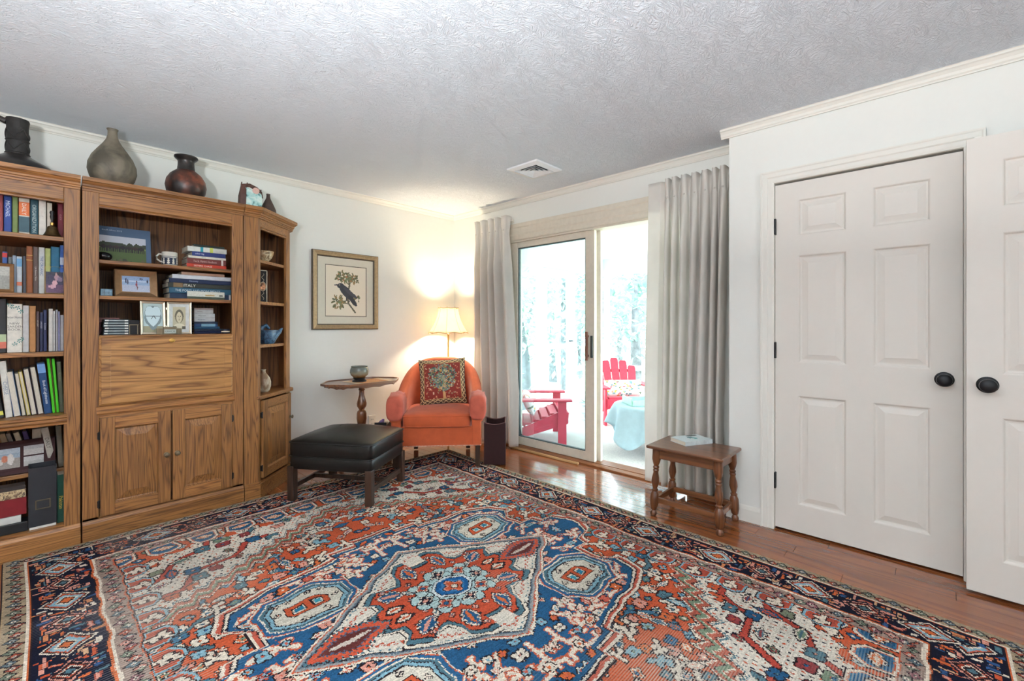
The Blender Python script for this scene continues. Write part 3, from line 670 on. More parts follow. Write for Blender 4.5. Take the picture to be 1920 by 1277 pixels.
    def scatter(region, n, seed, pal, sp=.058, sc_=1.0, kinds='rlfcb'):
        r = random.Random(seed); pts = []; tries = 0
        while len(pts) < n and tries < n * 40:
            tries += 1; u, v = r.uniform(.01, FU), r.uniform(.01, FV)
            if not region[min(nv - 1, int(v / CELL)), min(nu - 1, int(u / CELL))] or any(math.hypot(u - a, v - b_) < sp for a, b_ in pts): continue
            pts.append((u, v)); k = r.choice(kinds); c1, c2 = r.sample(pal, 2)
            if k == 'r': rosette(u, v, r.uniform(.020, .032) * sc_, c1, c2, r.choice((CRM, CRM, c2)), r.choice((4, 6, 8)), DRK, region)
            elif k == 'l': leaf(u, v, r.uniform(.032, .052) * sc_, r.uniform(.013, .021) * sc_, r.choice((0, .785, 1.57, 2.356)), c1, c2, r.choice((CRM, CRM, c2)), DRK, region)
            elif k == 'f': flower(u, v, r.uniform(.022, .034) * sc_, c1, c2, region)
            elif k == 'c': cross(u, v, r.uniform(.016, .026) * sc_, c1, c2, region)
            else: branch(u, v, r.choice((0, .785, 1.57, 2.356, 3.14, -.785, -1.57)), r.uniform(.07, .11) * sc_, r.choice((CRM, c1)), DRK, region)
    # red field: long angular vines, then motifs
    for k in range(16):
        u, v = rg.uniform(.05, .9), rg.uniform(.55, 1.35); a = rg.choice((.6, -.6, 2.5, 1.2))
        P = [(u, v)]
        for s in range(4): a += rg.choice((-.9, .9)); P.append((P[-1][0] + .10 * math.cos(a), P[-1][1] + .10 * math.sin(a)))
        line(P, .0075, rg.choice((SLA, CRM, CRM, (60, 108, 136))), DRK, .0035)
    scatter(field, 330, 3, [(40, 88, 128), SLA, GRN, LBL, PNK, (58, 104, 132), CRM, ORG], .054, .92)
    # ivory spandrels, stepped zigzag edge in several colours
    zz = .050 * np.abs(np.mod(U / .082, 1) - .5) * 2; zz = np.round(zz / .009) * .009
    e = V - (.80 + (.902 - U) * .653) + zz
    for lo, c in ((-.115, DRK), (-.109, CRM), (-.101, (170, 88, 70)), (-.078, DRK), (-.073, GRN), (-.050, CRM), (-.044, (176, 92, 72)), (-.020, DRK), (-.013, CRM), (-.004, SLA)): fill(field & (e > lo), c)
    sp_ = field & (e > .006); fill(sp_, (224, 214, 198))
    row = np.floor(V / .026).astype(int); uu = U + .013 * (row % 2)
    dash = (np.mod(uu, .026) < .0065) & (np.mod(V, .026) < .012); I[sp_ & dash & (np.floor(uu / .026).astype(int) % 2 == 0)] = NAV; I[sp_ & dash & (np.floor(uu / .026).astype(int) % 2 == 1)] = RED
    line([(.40, 1.22), (.50, 1.20), (.58, 1.08), (.74, 1.06), (.82, .92), (.93, .90)], .010, (176, 70, 56), DRK, .003, sp_); line([(.60, 1.46), (.66, 1.30), (.80, 1.24), (.86, 1.10), (.95, 1.06)], .010, (176, 70, 56), DRK, .003, sp_); line([(.25, 1.36), (.38, 1.40), (.48, 1.30)], .010, SLA, DRK, .003, sp_)
    scatter(sp_ & (e > .03), 58, 9, [RED, BLU, GRN, (120, 126, 104), PNK, SLA, (140, 60, 60)], .080, 1.12, 'rffll')
    # end pieces and corner brackets on red
    far = field & ((V > 1.36 + .05 * (np.mod(U, .20) < .10)) | (U + V > 2.16)); fill(far, RED); scatter(far, 60, 14, [BLU, CRM, GRN, LBL, ORG, SLA], .052, .85)
    for k in range(6):
        u = .09 + k * .18; poly([(u - .075, 1.53), (u - .075, 1.43), (u - .03, 1.385), (u + .03, 1.385), (u + .075, 1.43), (u + .075, 1.53)], BLU, ((.006, DRK), (.010, CRM), (.005, RED), (.006, (60, 110, 140))))
        leaf(u, 1.465, .048, .020, 0, ORG, CRM, CRM)
    for k in range(8):
        v = .06 + k * .175
        poly([(.995, v - .07), (.92, v - .07), (.885, v - .02), (.885, v + .02), (.92, v + .07), (.995, v + .07)], (166, 74, 58), ((.005, DRK), (.009, LBL), (.005, RED))); branch(.985, v, 3.14, .07, CRM, DRK)
    # blue medallion
    PB = [(0, .735), (.11, .735), (.11, .69), (.24, .69), (.24, .64), (.34, .62), (.42, .60), (.56, .60), (.72, .53), (.76, .42), (.68, .33), (.68, .21), (.78, .21), (.80, .15), (.90, .13), (.95, .05), (.95, 0), (0, 0)]
    for s, c in ((1.070, DRK), (1.062, CRM), (1.044, (190, 90, 70)), (1.026, DRK), (1.018, CRM), (1.006, NAV), (1.0, BLU)): poly([(u * s, v * s) for u, v in PB], c)
    med = inpoly(U, V, [(u * .975, v * .975) for u, v in PB])
    for u, v, a, L in ((.06, .50, 1.57, .16), (.16, .46, .9, .18), (.22, .60, 0, .14), (.30, .56, -.4, .12), (.76, .06, .5, .15), (.84, .10, 2.2, .10), (.62, .12, .8, .12), (.72, .30, 1.3, .16), (.70, .46, 2.5, .12), (.52, .57, 3.1, .14), (.10, .66, .2, .12), (.24, .40, 1.2, .10), (.12, .58, 0, .10), (.60, .05, 0, .12), (.36, .60, .3, .1)):
        branch(u, v, a, L, CRM, (196, 96, 66), med, .007)
    scatter(med, 78, 31, [ORG, LBL, PNK, (196, 90, 70), CRM], .054, .78, 'rfcl')
    # ivory panels with red keys on the four diagonals
    P8 = [(.295, .30), (.37, .19), (.57, .19), (.69, .27), (.70, .42), (.62, .52), (.40, .53), (.295, .44)]
    poly(P8, (216, 206, 188), ((.007, CRM), (.005, RED), (.016, (44, 92, 130)), (.006, CRM), (.012, SLA), (.004, DRK), (.014, LBL), (.005, DRK)))
    poly([(.41, .31), (.55, .31), (.58, .34), (.58, .41), (.44, .41), (.41, .38)], RED, ((.005, DRK),))
    poly([(.43, .33), (.475, .33), (.475, .385), (.43, .385)], (60, 150, 170), ((.005, DRK), (.005, CRM))); poly([(.50, .33), (.555, .33), (.555, .385), (.50, .385)], (40, 120, 150), ((.005, DRK), (.005, CRM)))
    for u, v in ((.44, .28), (.53, .27), (.46, .45), (.55, .45), (.385, .36), (.61, .37), (.60, .44), (.40, .44)): rosette(u, v, .012, RED, NAV, CRM, 4)
    # ivory lozenge with slate and rust edging
    def loz(s): return [(.66 * s, 0), (0, .445 * s), (0, 0)]
    for s, c in ((1.085, DRK), (1.075, CRM), (1.050, RED), (1.035, (150, 150, 148)), (1.005, (88, 106, 118)), (.985, DRK), (.972, (222, 212, 196))): poly(loz(s), c)
    q = np.abs(U) / .66 + np.abs(V) / .445; stp = q + .014 * np.sign(np.sin((U - V) * 150))
    lz = inpoly(U, V, loz(.955)); I[lz & (np.abs(stp - .86) < .010)] = (184, 84, 60); I[lz & (np.abs(stp - .955) < .008)] = SLA
    # red star body
    PR = [(0, 0), (.325, 0), (.335, .055), (.285, .075), (.285, .115), (.315, .15), (.255, .205), (.20, .175), (.155, .175), (.13, .225), (.13, .27), (.085, .325), (.045, .325), (.045, .255), (0, .255)]
    for s, c in ((1.19, DRK), (1.175, CRM), (1.125, DRK), (1.11, SLA), (1.05, DRK), (1.03, (188, 78, 50))): poly([(u * s, v * s * .985) for u, v in PR], c)
    leaf(.475, 0, .165, .075, 0, (188, 80, 56), CRM, SLA); leaf(.475, 0, .125, .048, 0, BRN, (196, 182, 168), (80, 90, 110), RED)
    leaf(.235, .135, .060, .034, .55, BLU, PNK, CRM); leaf(.085, .235, .062, .030, 1.57, BLU, ORG, CRM); leaf(.27, .035, .040, .022, 0, CRM, RED, DRK); leaf(.16, .10, .038, .018, .78, SLA, CRM, CRM)
    for u, v in ((.19, .05), (.06, .30), (.13, .165), (.25, .185), (.03, .195)): rosette(u, v, .013, CRM, BLU, PNK, 4)
    for k in range(3):
        a = k * PI / 4; u, v = .142 * math.cos(a), .118 * math.sin(a)
        flower(u, v, .062, (176, 200, 198), CRM); rosette(u, v, .036, NAV if k % 2 == 0 else (180, 84, 64), PNK if k % 2 == 0 else BLU, CRM, 4)
    d8 = np.maximum(np.maximum(U, V * 1.2), (U + V * 1.2) * .72)
    for r_, c in ((.096, DRK), (.090, (214, 222, 222)), (.078, DRK), (.074, (30, 88, 140)), (.052, (60, 120, 168))): I[d8 < r_] = c
    rosette(0, 0, .046, RED, CRM, PNK, 4)
    # ------------------------------------------------------------ borders, drawn by distance from the edge
    D = np.minimum(HU - U, HV - V); sideU = (HU - U) < (HV - V); S = np.where(sideU, V, U)
    frame = ~field; mb = frame & (D >= .088) & (D < .28)
    fill(frame, BEI); fill(mb, NAV)
    def guard(D0, D1, ground, pal, per):
        mid = (D0 + D1) / 2; hw = (D1 - D0) / 2
        m = frame & (D >= D0) & (D < D1); I[m] = ground; x = (D - mid) / hw
        tri = np.abs(np.mod(S / per, 1) - .5) * 4 - 1
        I[m & (np.abs(x - .72 * tri) < .20)] = DRK; I[m & (np.abs(x - .72 * tri) < .10)] = (150, 84, 62)
        ph = np.mod(S, per); idx = np.floor(S / per).astype(int)
        for off, cc, sg in ((0, 0, -1), (.5, 1, 1)):
            du = np.mod(ph - per * off + per / 2, per) - per / 2; yv = (x + sg * .18) * hw; a = np.arctan2(yv, du); r = np.hypot(du, yv)
            e_ = hw * .58 * (.82 + .18 * np.cos(4 * a)); I[m & (r < e_ + .005)] = DRK
            for q_ in range(len(pal)): I[m & (r < e_) & ((idx * 2 + cc) % len(pal) == q_)] = pal[q_]
            I[m & (r < e_ * .42)] = CRM; I[m & (r < e_ * .22)] = DRK
    guard(.012, .076, (166, 146, 120), [(170, 80, 58), (110, 120, 104), (92, 60, 58), (96, 110, 116)], .085); guard(.300, .366, (154, 132, 120), [(196, 130, 116), (88, 108, 116), (170, 80, 60), (110, 122, 104), (140, 90, 96)], .085)
    for a, b_, c in ((0, .006, DRK), (.006, .012, (176, 150, 116)), (.074, .080, CRM), (.080, .086, (196, 98, 54)), (.086, .091, DRK), (.277, .282, DRK), (.282, .290, (200, 100, 56)), (.290, .300, CRM), (.364, .371, (196, 92, 60)), (.371, .376, DRK), (.376, .386, CRM)):
        I[frame & (D >= a) & (D < b_)] = c
    per = .40; x = D - .184
    tri = np.abs(np.mod(S / (per / 2), 1) - .5) * 4 - 1
    for sg, c in ((1, (196, 92, 58)), (-1, (170, 78, 60))):
        zx = np.abs(x - sg * .062 * np.clip(tri * 1.6, -1, 1)); I[mb & (zx < .011)] = c; I[mb & (zx < .0045)] = PNK
    r2 = random.Random(5)
    for k in range(520):                                                     # brackets, bars and buds among the vines
        if r2.random() < .42: u, v = r2.uniform(0, 1.26), HV - r2.uniform(.102, .266)
        else: u, v = HU - r2.uniform(.102, .266), r2.uniform(0, HV - .1)
        c = r2.choice((CRM, ORG, (196, 84, 50), (216, 170, 130), PNK, SLA, (50, 84, 130), (206, 130, 84))); w_ = r2.uniform(.005, .009); l_ = r2.uniform(.010, .028)
        if r2.random() < .5: w_, l_ = l_, w_
        stamp(u, v, .035, lambda x_, y_, w_=w_, l_=l_, c=c: [((np.abs(x_) < l_ + .005) & (np.abs(y_) < w_ + .005), NAV), ((np.abs(x_) < l_) & (np.abs(y_) < w_), c)], mb)
    for off, cs, sz in ((0, [NAV, CRM, DRK, RED, LBL, CRM, DRK, ORG], .082), (.5, [NAV, PNK, DRK, (170, 72, 50), CRM, DRK, SLA], .058)):
        du = np.mod(S + per * (.5 + off), per) - per / 2; q = np.abs(du) / (sz * 1.25) + np.abs(x) / sz; q = np.round(q * 10) / 10
        for k, c in enumerate(cs): I[mb & (q <= 1.12 - k * (1.0 / len(cs)))] = c
    return I
def make_rug():
    Q = paint_rug(); nv, nu = Q.shape[:2]
    N_U, N_V = 2 * nu, 2 * nv
    rg = np.random.default_rng(4)
    gu = (np.arange(N_U) - nu + .5); gv = (np.arange(N_V) - nv + .5)
    Ug, Vg = np.meshgrid(gu, gv)
    wob = (vnoise(N_U, N_V, 40, 60, rg) - .5) * 5; wob2 = (vnoise(N_U, N_V, 40, 60, rg) - .5) * 5
    jit = (rg.random((N_V, N_U)) - .5) * .8
    iu = np.clip(np.abs(Ug + wob + jit), 0, nu - 1).astype(int); iv = np.clip(np.abs(Vg + wob2 + (rg.random((N_V, N_U)) - .5) * .8), 0, nv - 1).astype(int)
    edge = (np.abs(Ug) > nu - 30) | (np.abs(Vg) > nv - 30); iu[edge] = np.clip(np.abs(Ug), 0, nu - 1).astype(int)[edge]; iv[edge] = np.clip(np.abs(Vg), 0, nv - 1).astype(int)[edge]
    C = Q[iv, iu]
    C = C * (1 + (rg.random((N_V, 1, 1)) - .5) * .10 + (rg.random((N_V, N_U, 1)) - .5) * .24 + (vnoise(N_U, N_V, 9, 22, rg)[..., None] - .5) * .18)
    worn = np.clip((vnoise(N_U, N_V, 7, 9, rg) - .72) * 5, 0, 1) * (np.mod(np.arange(N_V), 3) == 0)[:, None] * .75     # threadbare spots showing the weft
    for cu, cv, rr in ((45, -215, 62), (-185, 190, 70), (150, -330, 40)):
        worn = np.maximum(worn, np.clip(1.3 - np.hypot(Ug - cu, Vg - cv) / rr, 0, 1) * ((np.mod(np.arange(N_V), 2) == 0)[:, None] * .75 + .1))
    C = C * (1 - worn[..., None] * .8) + np.array((206, 196, 182)) * worn[..., None] * .8
    eu = np.arange(N_U + 1) - nu; evv = np.arange(N_V + 1) - nv
    EU, EV = np.meshgrid(eu / nu, evv / nv)
    Yw = np.where(EV < 0, 1.615 + EV * 1.895, 1.615 + EV * 1.806)
    xr = 2.575 + np.clip(Yw - .2, -.6, 4) * .056; Xw = np.where(EU < 0, 1.33 + EU * 1.42, 1.33 + EU * (xr - 1.33))
    Xw = Xw + .006 * np.sin(Yw * 4) * EU
    Zw = .009 + .0008 * rg.random(EU.shape); Zw[0, :] = Zw[-1, :] = .001; Zw[:, 0] = Zw[:, -1] = .001
    P = np.stack([Xw, Yw, Zw], -1).reshape(-1, 3).astype(np.float32); P -= np.array((1.33, 1.615, 0), np.float32)
    n1 = N_U + 1; a = (np.arange(N_V)[:, None] * n1 + np.arange(N_U)[None, :]).ravel()
    idx = np.stack([a, a + 1, a + 1 + n1, a + n1], 1).astype(np.int32)
    me = bpy.data.meshes.new('area_rug'); nf = len(a)
    me.vertices.add(len(P)); me.vertices.foreach_set('co', P.ravel())
    me.loops.add(nf * 4); me.loops.foreach_set('vertex_index', idx.ravel())
    me.polygons.add(nf); me.polygons.foreach_set('loop_start', np.arange(nf, dtype=np.int32) * 4); me.polygons.foreach_set('loop_total', np.full(nf, 4, np.int32))
    me.materials.append(RUGM); me.update(calc_edges=True)
    colour_faces(me, np.clip(C * .86, 0, 255)); me.validate()
    o = link('area_rug', me); o.location = (1.33, 1.615, 0.0005)
    tag(o, 'large worn red, blue and ivory patterned wool rug covering the floor', 'rug')
make_rug()
RZ = .0105                                                    # things that stand on the rug
# ------------------------------------------------------------------ leather footstool
t = thing('footstool', 'black leather footstool with dark wooden legs in front of the armchair', 'footstool', (1.588, 3.098, RZ), math.radians(32.5))
hx, hy = .268, .312
b = MB(); b.cushion(-hx, hx, -hy, hy, .298, .412, .16, 56, 16, .058); cu_ = b.build('cushion', LEATHER, t, world=False, smooth=True, angle=80)
b = MB(); b.cushion(-hx + .004, hx - .004, -hy + .004, hy - .004, .215, .312, .13, 56, 14); b.build('upholstered_frame', LEATHER, t, world=False, smooth=True, angle=80)
b = MB(); pts = []
for z in (.306, .398):
    pts = [(math.copysign(abs(math.cos(a)) ** .14, math.cos(a)) * (hx + .001), math.copysign(abs(math.sin(a)) ** .14, math.sin(a)) * (hy + .001), z) for a in [2 * PI * k / 72 for k in range(73)]]
    b.tube(pts, .0035, 6)
b.build('piping', LEATHER, t, world=False, smooth=True)
for sx in (-1, 1):
    for sy in (-1, 1):
        x, y = sx * (hx - .026), sy * (hy - .026); boxes('leg', DARKW, t, (x - .024, x + .024, y - .024, y + .024, 0, .235), world=False, bevel=.004)
for sy in (-1, 1): boxes('stretcher', DARKW, t, (-hx + .045, hx - .045, sy * (hy - .026) - .011, sy * (hy - .026) + .011, .075, .108), world=False, bevel=.003)
boxes('stretcher', DARKW, t, (-.011, .011, -hy + .035, hy - .035, .077, .106), world=False, bevel=.003)

# ------------------------------------------------------------------ velvet armchair
CA = math.radians(-42.65)
ch = thing('armchair', 'orange velvet tub armchair with low rolled arms and nailhead trim', 'armchair', (2.319, 3.031, RZ), CA)
Wd = .375
b = MB()                                                       # base: front rail and body, rounded at the back
foot = [(-Wd, .01), (Wd, .01)] + [(Wd * math.copysign(abs(math.cos(a)) ** .7, math.cos(a)), .34 + .40 * abs(math.sin(a)) ** .7) for a in [PI * k / 20 for k in range(21)]]
b.prism(foot, .178, .345); b.build('base', VELVET, ch, world=False, bevel=.012, smooth=True)
b = MB(); b.cushion(-.288, .288, -.018, .56, .335, .452, .22, 48, 16, .028); b.build('seat_cushion', VELVET, ch, world=False, smooth=True, angle=80)
b = MB()
for z in (.352, .437): b.tube([(-.28, -.012, z), (-.1, -.0185, z), (.1, -.0185, z), (.28, -.012, z)], .003, 6)
b.build('seat_piping', VELVET, ch, world=False, smooth=True)
def shell(s, c):
    """tub back: s runs from the left arm round the back to the right arm, c round the section"""
    a = PI * s; ca, sa = math.cos(a), math.sin(a)
    px, py = -.335 * math.copysign(abs(ca) ** .62, ca), .26 + .42 * abs(sa) ** .72
    nx, ny = -ca * .9, sa; q = math.hypot(nx, ny); nx, ny = nx / q, ny / q
    hgt = .585 + .292 * (max(0, sa) ** 1.05) ; th = .050 + .012 * sa; z0 = .30
    k = 2 * PI * c; cc, ss = math.cos(k), math.sin(k)
    off = th * math.copysign(abs(cc) ** .6, cc); zz = z0 + (hgt - z0) * (.5 + .5 * math.copysign(abs(ss) ** .45, ss))
    lean = (zz - .3) * .16 * sa
    return (px + nx * (off + lean * .4), py + ny * (off + lean), zz)
b = MB(); b.grid(shell, 56, 28); b.build('back', VELVET, ch, world=False, smooth=True, angle=180)
for sx in (-1, 1):
    b = MB()
    rings = []
    for y, g in ((.005, .55), (.0, .80), (.008, .93), (.03, 1.0), (.16, 1.0), (.30, .98), (.42, .95)):
        ring = []
        for k in range(28):
            a = 2 * PI * k / 28; cc, ss = math.cos(a), math.sin(a)
            ring.append((sx * .342 + .060 * g * math.copysign(abs(cc) ** .7, cc), y, .478 + .108 * g * math.copysign(abs(ss) ** .6, ss)))
        rings.append(ring)
    b.loft(rings); b.build('arm', VELVET, ch, world=False, smooth=True, angle=60)
    b = MB(); boxes('arm_front', VELVET, ch, (sx * .294, sx * .374, .004, .03, .18, .46), world=False, bevel=.012)
    rr = random.Random(8 + sx)
    rings = []
    for y, g in ((-.012, .5), (-.016, .86), (-.008, 1.06), (.02, 1.13), (.07, 1.15), (.13, 1.13), (.17, 1.16), (.185, 1.10)):
        ring = []
        for k in range(44):
            a = 2 * PI * k / 44; cc, ss = math.cos(a), math.sin(a); wr = 1 + (.05 * math.sin(9 * a + 40 * y) + .03 * math.sin(17 * a)) * min(1, max(0, (y + .01) * 8))
            low = 1.06 if ss < 0 else 1.0
            ring.append((sx * .345 + .063 * g * wr * math.copysign(abs(cc) ** .65, cc), y, .502 + .090 * g * wr * low * math.copysign(abs(ss) ** .6, ss) + y * .10))
        rings.append(ring)
    b.loft(rings); b.build('arm_cover', VELVETC, ch, world=False, smooth=True, angle=70, label='gathered faded pink arm cover')
    boxes('leg', DARKW, ch, (sx * .345 - .020, sx * .345 + .020, .03, .07, 0, .19), world=False, bevel=.003)
    boxes('leg', DARKW, ch, (sx * .25 - .020, sx * .25 + .020, .60, .64, 0, .19), world=False, bevel=.003)
b = MB()
for k in range(62): b.sphere((-.37 + .74 * k / 61, .008, .186), .0048, 6, 4)
b.build('nailhead_trim', mat('nailheads', (205, 185, 165), .35, .6), ch, world=False, kind='stuff', label='row of pale nailheads along the bottom rail')
# ------------------------------------------------------------------ tapestry cushion
def tapestry():
    n = 72; X, Y = uv(n, n); I = np.zeros((n, n, 3)); I[:] = (132, 44, 34); rg = random.Random(3)
    for k in range(150):
        u, v = rg.uniform(.13, .87), rg.uniform(.1, .88)
        if math.hypot(u - .5, (v - .56) * .95) < .31: continue
        I[np.hypot(X - u, Y - v) < rg.uniform(.009, .018)] = rg.choice(((206, 138, 104), (190, 108, 76), (150, 124, 96), (214, 170, 140)))
    m = (np.abs(X - .5 - .03 * np.sin(Y * 9)) < .026 + .03 * np.clip(.2 - Y, 0, 1)) & (Y < .42); I[m] = (196, 150, 98)
    for k in range(9):
        a = .5 + k * .28; L = .28
        for s in np.linspace(0, 1, 40): I[np.hypot(X - (.5 + math.cos(a) * L * s * .85), Y - (.30 + math.sin(a) * L * s)) < .010] = (196, 154, 108)
    for k in range(560):
        a, r = rg.uniform(0, 6.28), rg.random() ** .55; u, v = .5 + .30 * r * math.cos(a), .575 + .30 * r * math.sin(a)
        I[np.hypot((X - u) * rg.uniform(.7, 1.3), Y - v) < rg.uniform(.009, .020)] = rg.choice(((86, 112, 88), (108, 130, 108), (70, 92, 84), (140, 148, 124), (98, 110, 116), (176, 134, 72), (176, 168, 144), (58, 76, 66)))
    D = np.minimum(np.minimum(X, 1 - X), np.minimum(Y, 1 - Y)); S = np.where(np.minimum(X, 1 - X) < np.minimum(Y, 1 - Y), Y, X)
    I[D < .105] = (190, 154, 104); I[D < .092] = (78, 54, 42)
    q = np.abs(D - .052) ; w_ = .030 * np.abs(np.sin(S * PI * 9)); I[(D < .092) & (np.abs(q - w_) < .009)] = (206, 180, 132)
    I[D < .018] = (66, 58, 50); I[D < .008] = (46, 42, 40)
    return I
TI = tapestry()
pw = .435
pc = thing('throw_pillow', 'square tapestry cushion with a green tree on dark red in the armchair', 'cushion', (0, 0, 0))
PMw = Matrix.Translation((2.319, 3.031, RZ)) @ Matrix.Rotation(CA, 4, 'Z') @ Matrix.Translation((.034, .37, .462)) @ Matrix.Rotation(math.radians(3), 4, 'Z') @ Matrix.Rotation(math.radians(-3), 4, 'Y') @ Matrix.Rotation(math.radians(-16), 4, 'X') @ Matrix.Translation((-pw / 2, 0, 0))
def puff(u, v):
    return .075 * (max(0, 1 - (2 * u - 1) ** 4) * max(0, 1 - (2 * v - 1) ** 4)) ** .7
def pin(u, v):                                                  # edges drawn in between the corners
    return u * pw + .012 * math.sin(PI * v) * (1 if u < .5 else -1) * abs(2 * u - 1) ** 3, v * pw + .016 * math.sin(PI * u) * (1 if v < .5 else -1) * abs(2 * v - 1) ** 3
pc.matrix_world = PMw; PW[pc.name] = PMw
pc.location, pc.rotation_euler = PMw.to_translation(), PMw.to_euler()
for nm, sg in (('front_cover', -1), ('back_cover', 1)):
    b = MB(); b.grid(lambda u, v: (pin(u, v)[0], sg * puff(u, v), pin(u, v)[1]), 72, 72)
    me = bpy.data.meshes.new(nm); me.from_pydata(b.v, [], b.f)
    if sg < 0: me.materials.append(TAPEST); colour_faces(me, TI)
    else: me.materials.append(mat('cushion_back', (110, 44, 36), .9))
    me.polygons.foreach_set('use_smooth', [True] * len(me.polygons)); me.update(); link(nm, me, pc, world=False)

# ------------------------------------------------------------------ pedestal table, mat, bowl
tx, ty, tz = 1.985, 3.655, .722
t = thing('pedestal_table', 'small walnut pedestal table with a long octagonal top against the wall', 'table', (tx, ty, 0))
HL, HW = .345, .205
OCT = [(-HL, -.045), (-HL + .13, -HW), (HL - .13, -HW), (HL, -.045), (HL, .045), (HL - .13, HW), (-HL + .13, HW), (-HL, .045)]
b = MB(); b.prism([(tx + x, ty + y) for x, y in OCT], tz - .018, tz - .006)
for i in range(8):
    (x0_, y0_), (x1_, y1_) = OCT[i], OCT[(i + 1) % 8]; k = .962
    b.loft([[(tx + x, ty + y, z) for x, y in ((x0_, y0_), (x1_, y1_), (x1_ * k, y1_ * k), (x0_ * k, y0_ * k))] for z in (tz - .0061, tz)])
b.build('tabletop', WALNUTX, t)
b = MB()
for i in range(8):
    (x0_, y0_), (x1_, y1_) = OCT[i], OCT[(i + 1) % 8]; k = .90; L = math.hypot(x1_ - x0_, y1_ - y0_); n = max(4, int(L / .012))
    P = []
    for s in range(n + 1):
        u = s / n; dz = .014 + .014 * (abs(math.sin(u * PI)) if L > .1 else .3) - .006 * abs(math.sin(3 * PI * u)); P.append((tx + (x0_ + (x1_ - x0_) * u) * k, ty + (y0_ + (y1_ - y0_) * u) * k, tz - .018 - dz))
    for p, q in zip(P, P[1:]): b.add([p, q, (q[0], q[1], tz - .017), (p[0], p[1], tz - .017)], [(0, 1, 2, 3)])
b.build('scalloped_apron', WALNUTX, t, solid=.010)
b = MB(); b.lathe([(.045, tz - .019), (.045, tz - .032), (.026, tz - .042), (.024, tz - .075), (.028, tz - .080), (.021, tz - .088), (.022, tz - .125), (.033, tz - .165), (.042, tz - .200), (.040, tz - .222), (.026, tz - .246), (.022, tz - .254), (.036, tz - .268), (.041, tz - .285), (.042, tz - .335), (.036, tz - .370), (.030, tz - .400), (.034, tz - .430), (.040, .22), (.040, .13), (.028, .10), (.001, .095)], (tx, ty), 28)
b.build('column', WALNUT, t, smooth=True)
for k in range(3):
    a = -PI / 2 + k * 2 * PI / 3; d = Vector((math.cos(a), math.sin(a), 0)); b = MB()
    b.tube([tuple(Vector((tx, ty, 0)) + d * r + Vector((0, 0, z))) for r, z in ((.025, .17), (.08, .165), (.14, .11), (.19, .045), (.225, .022), (.25, .020))], [.022, .021, .019, .017, .017, .014], 10)
    b.build('leg', WALNUT, t, smooth=True)
n = 26; X, Y = uv(34, 22); I = np.zeros((22, 34, 3)); I[:] = (198, 128, 62); I[(X < .14) | (X > .86)] = (222, 198, 160); I[(np.mod(Y * 22, 2) < 1) & ((X < .14) | (X > .86))] = (196, 160, 116)
I[(np.abs(X - .5) < .2) & (np.mod(X * 34 + Y * 22, 6) < 2)] = (226, 164, 88)
mt_ = thing('table_mat', 'orange woven table mat with pale ends under the ceramic bowl', 'mat', (tx + .045, ty - .03, tz - .005))
Mt = Matrix.Translation((tx - .145, ty - .165, tz - .0042)) @ Matrix.Rotation(math.radians(-90), 4, 'X'); Mt = Matrix(((1, 0, 0, tx - .135), (0, 0, 1, ty - .16), (0, 1, 0, tz - .0040), (0, 0, 0, 1)))
picture('woven_cloth', mt_, Mt, .36, .26, I, TAPEST, world=True)
bx_, by_ = tx - .030, ty - .015
t = thing('ceramic_bowl', 'round grey-brown glazed ceramic bowl on a black stand on the table', 'bowl', (bx_, by_, tz - .003))
b = MB(); b.lathe([(.050, 0), (.060, 0), (.060, .008), (.050, .014), (.045, .020), (.052, .028), (.054, .034), (.001, .034)], (bx_, by_), 32); b.M = Matrix.Identity(4)
for i, p in enumerate(b.v): b.v[i] = (p[0], p[1], p[2] + tz - .003)
b.build('stand', mat('black_lacquer', (30, 28, 28), .3), t, smooth=True)
def glaze():
    m, nt, bs, N, K = newmat('bowl_glaze'); tc = N('ShaderNodeTexCoord'); sx = N('ShaderNodeSeparateXYZ'); K(tc.outputs['Object'], sx.inputs[0])
    n_ = N('ShaderNodeTexNoise'); n_.inputs['Scale'].default_value = 30; n_.inputs['Detail'].default_value = 4; K(tc.outputs['Object'], n_.inputs['Vector'])
    mr = N('ShaderNodeMapRange'); mr.inputs[1].default_value = tz + .03; mr.inputs[2].default_value = tz + .125; K(sx.outputs[2], mr.inputs[0])
    ad = N('ShaderNodeMath'); ad.operation = 'MULTIPLY_ADD'; ad.inputs[1].default_value = .5; K(n_.outputs['Fac'], ad.inputs[0]); K(mr.outputs[0], ad.inputs[2])
    cr = N('ShaderNodeValToRGB'); e = cr.color_ramp.elements; e[0].position = .35; e[0].color = L4((120, 84, 48)); e[1].position = .95; e[1].color = L4((104, 108, 100)); q = e.new(.68); q.color = L4((136, 128, 108)); K(ad.outputs[0], cr.inputs[0]); K(cr.outputs[0], bs.inputs['Base Color']); bs.inputs['Roughness'].default_value = .22
    return m
b = MB(); z = tz + .031
b.lathe([(.046, z), (.052, z + .006), (.070, z + .022), (.078, z + .045), (.077, z + .068), (.070, z + .084), (.067, z + .090), (.071, z + .098), (.067, z + .098), (.063, z + .090), (.066, z + .07), (.066, z + .04), (.04, z + .012), (.001, z + .010)], (bx_, by_), 40); b.build('bowl_body', glaze(), t, smooth=True)

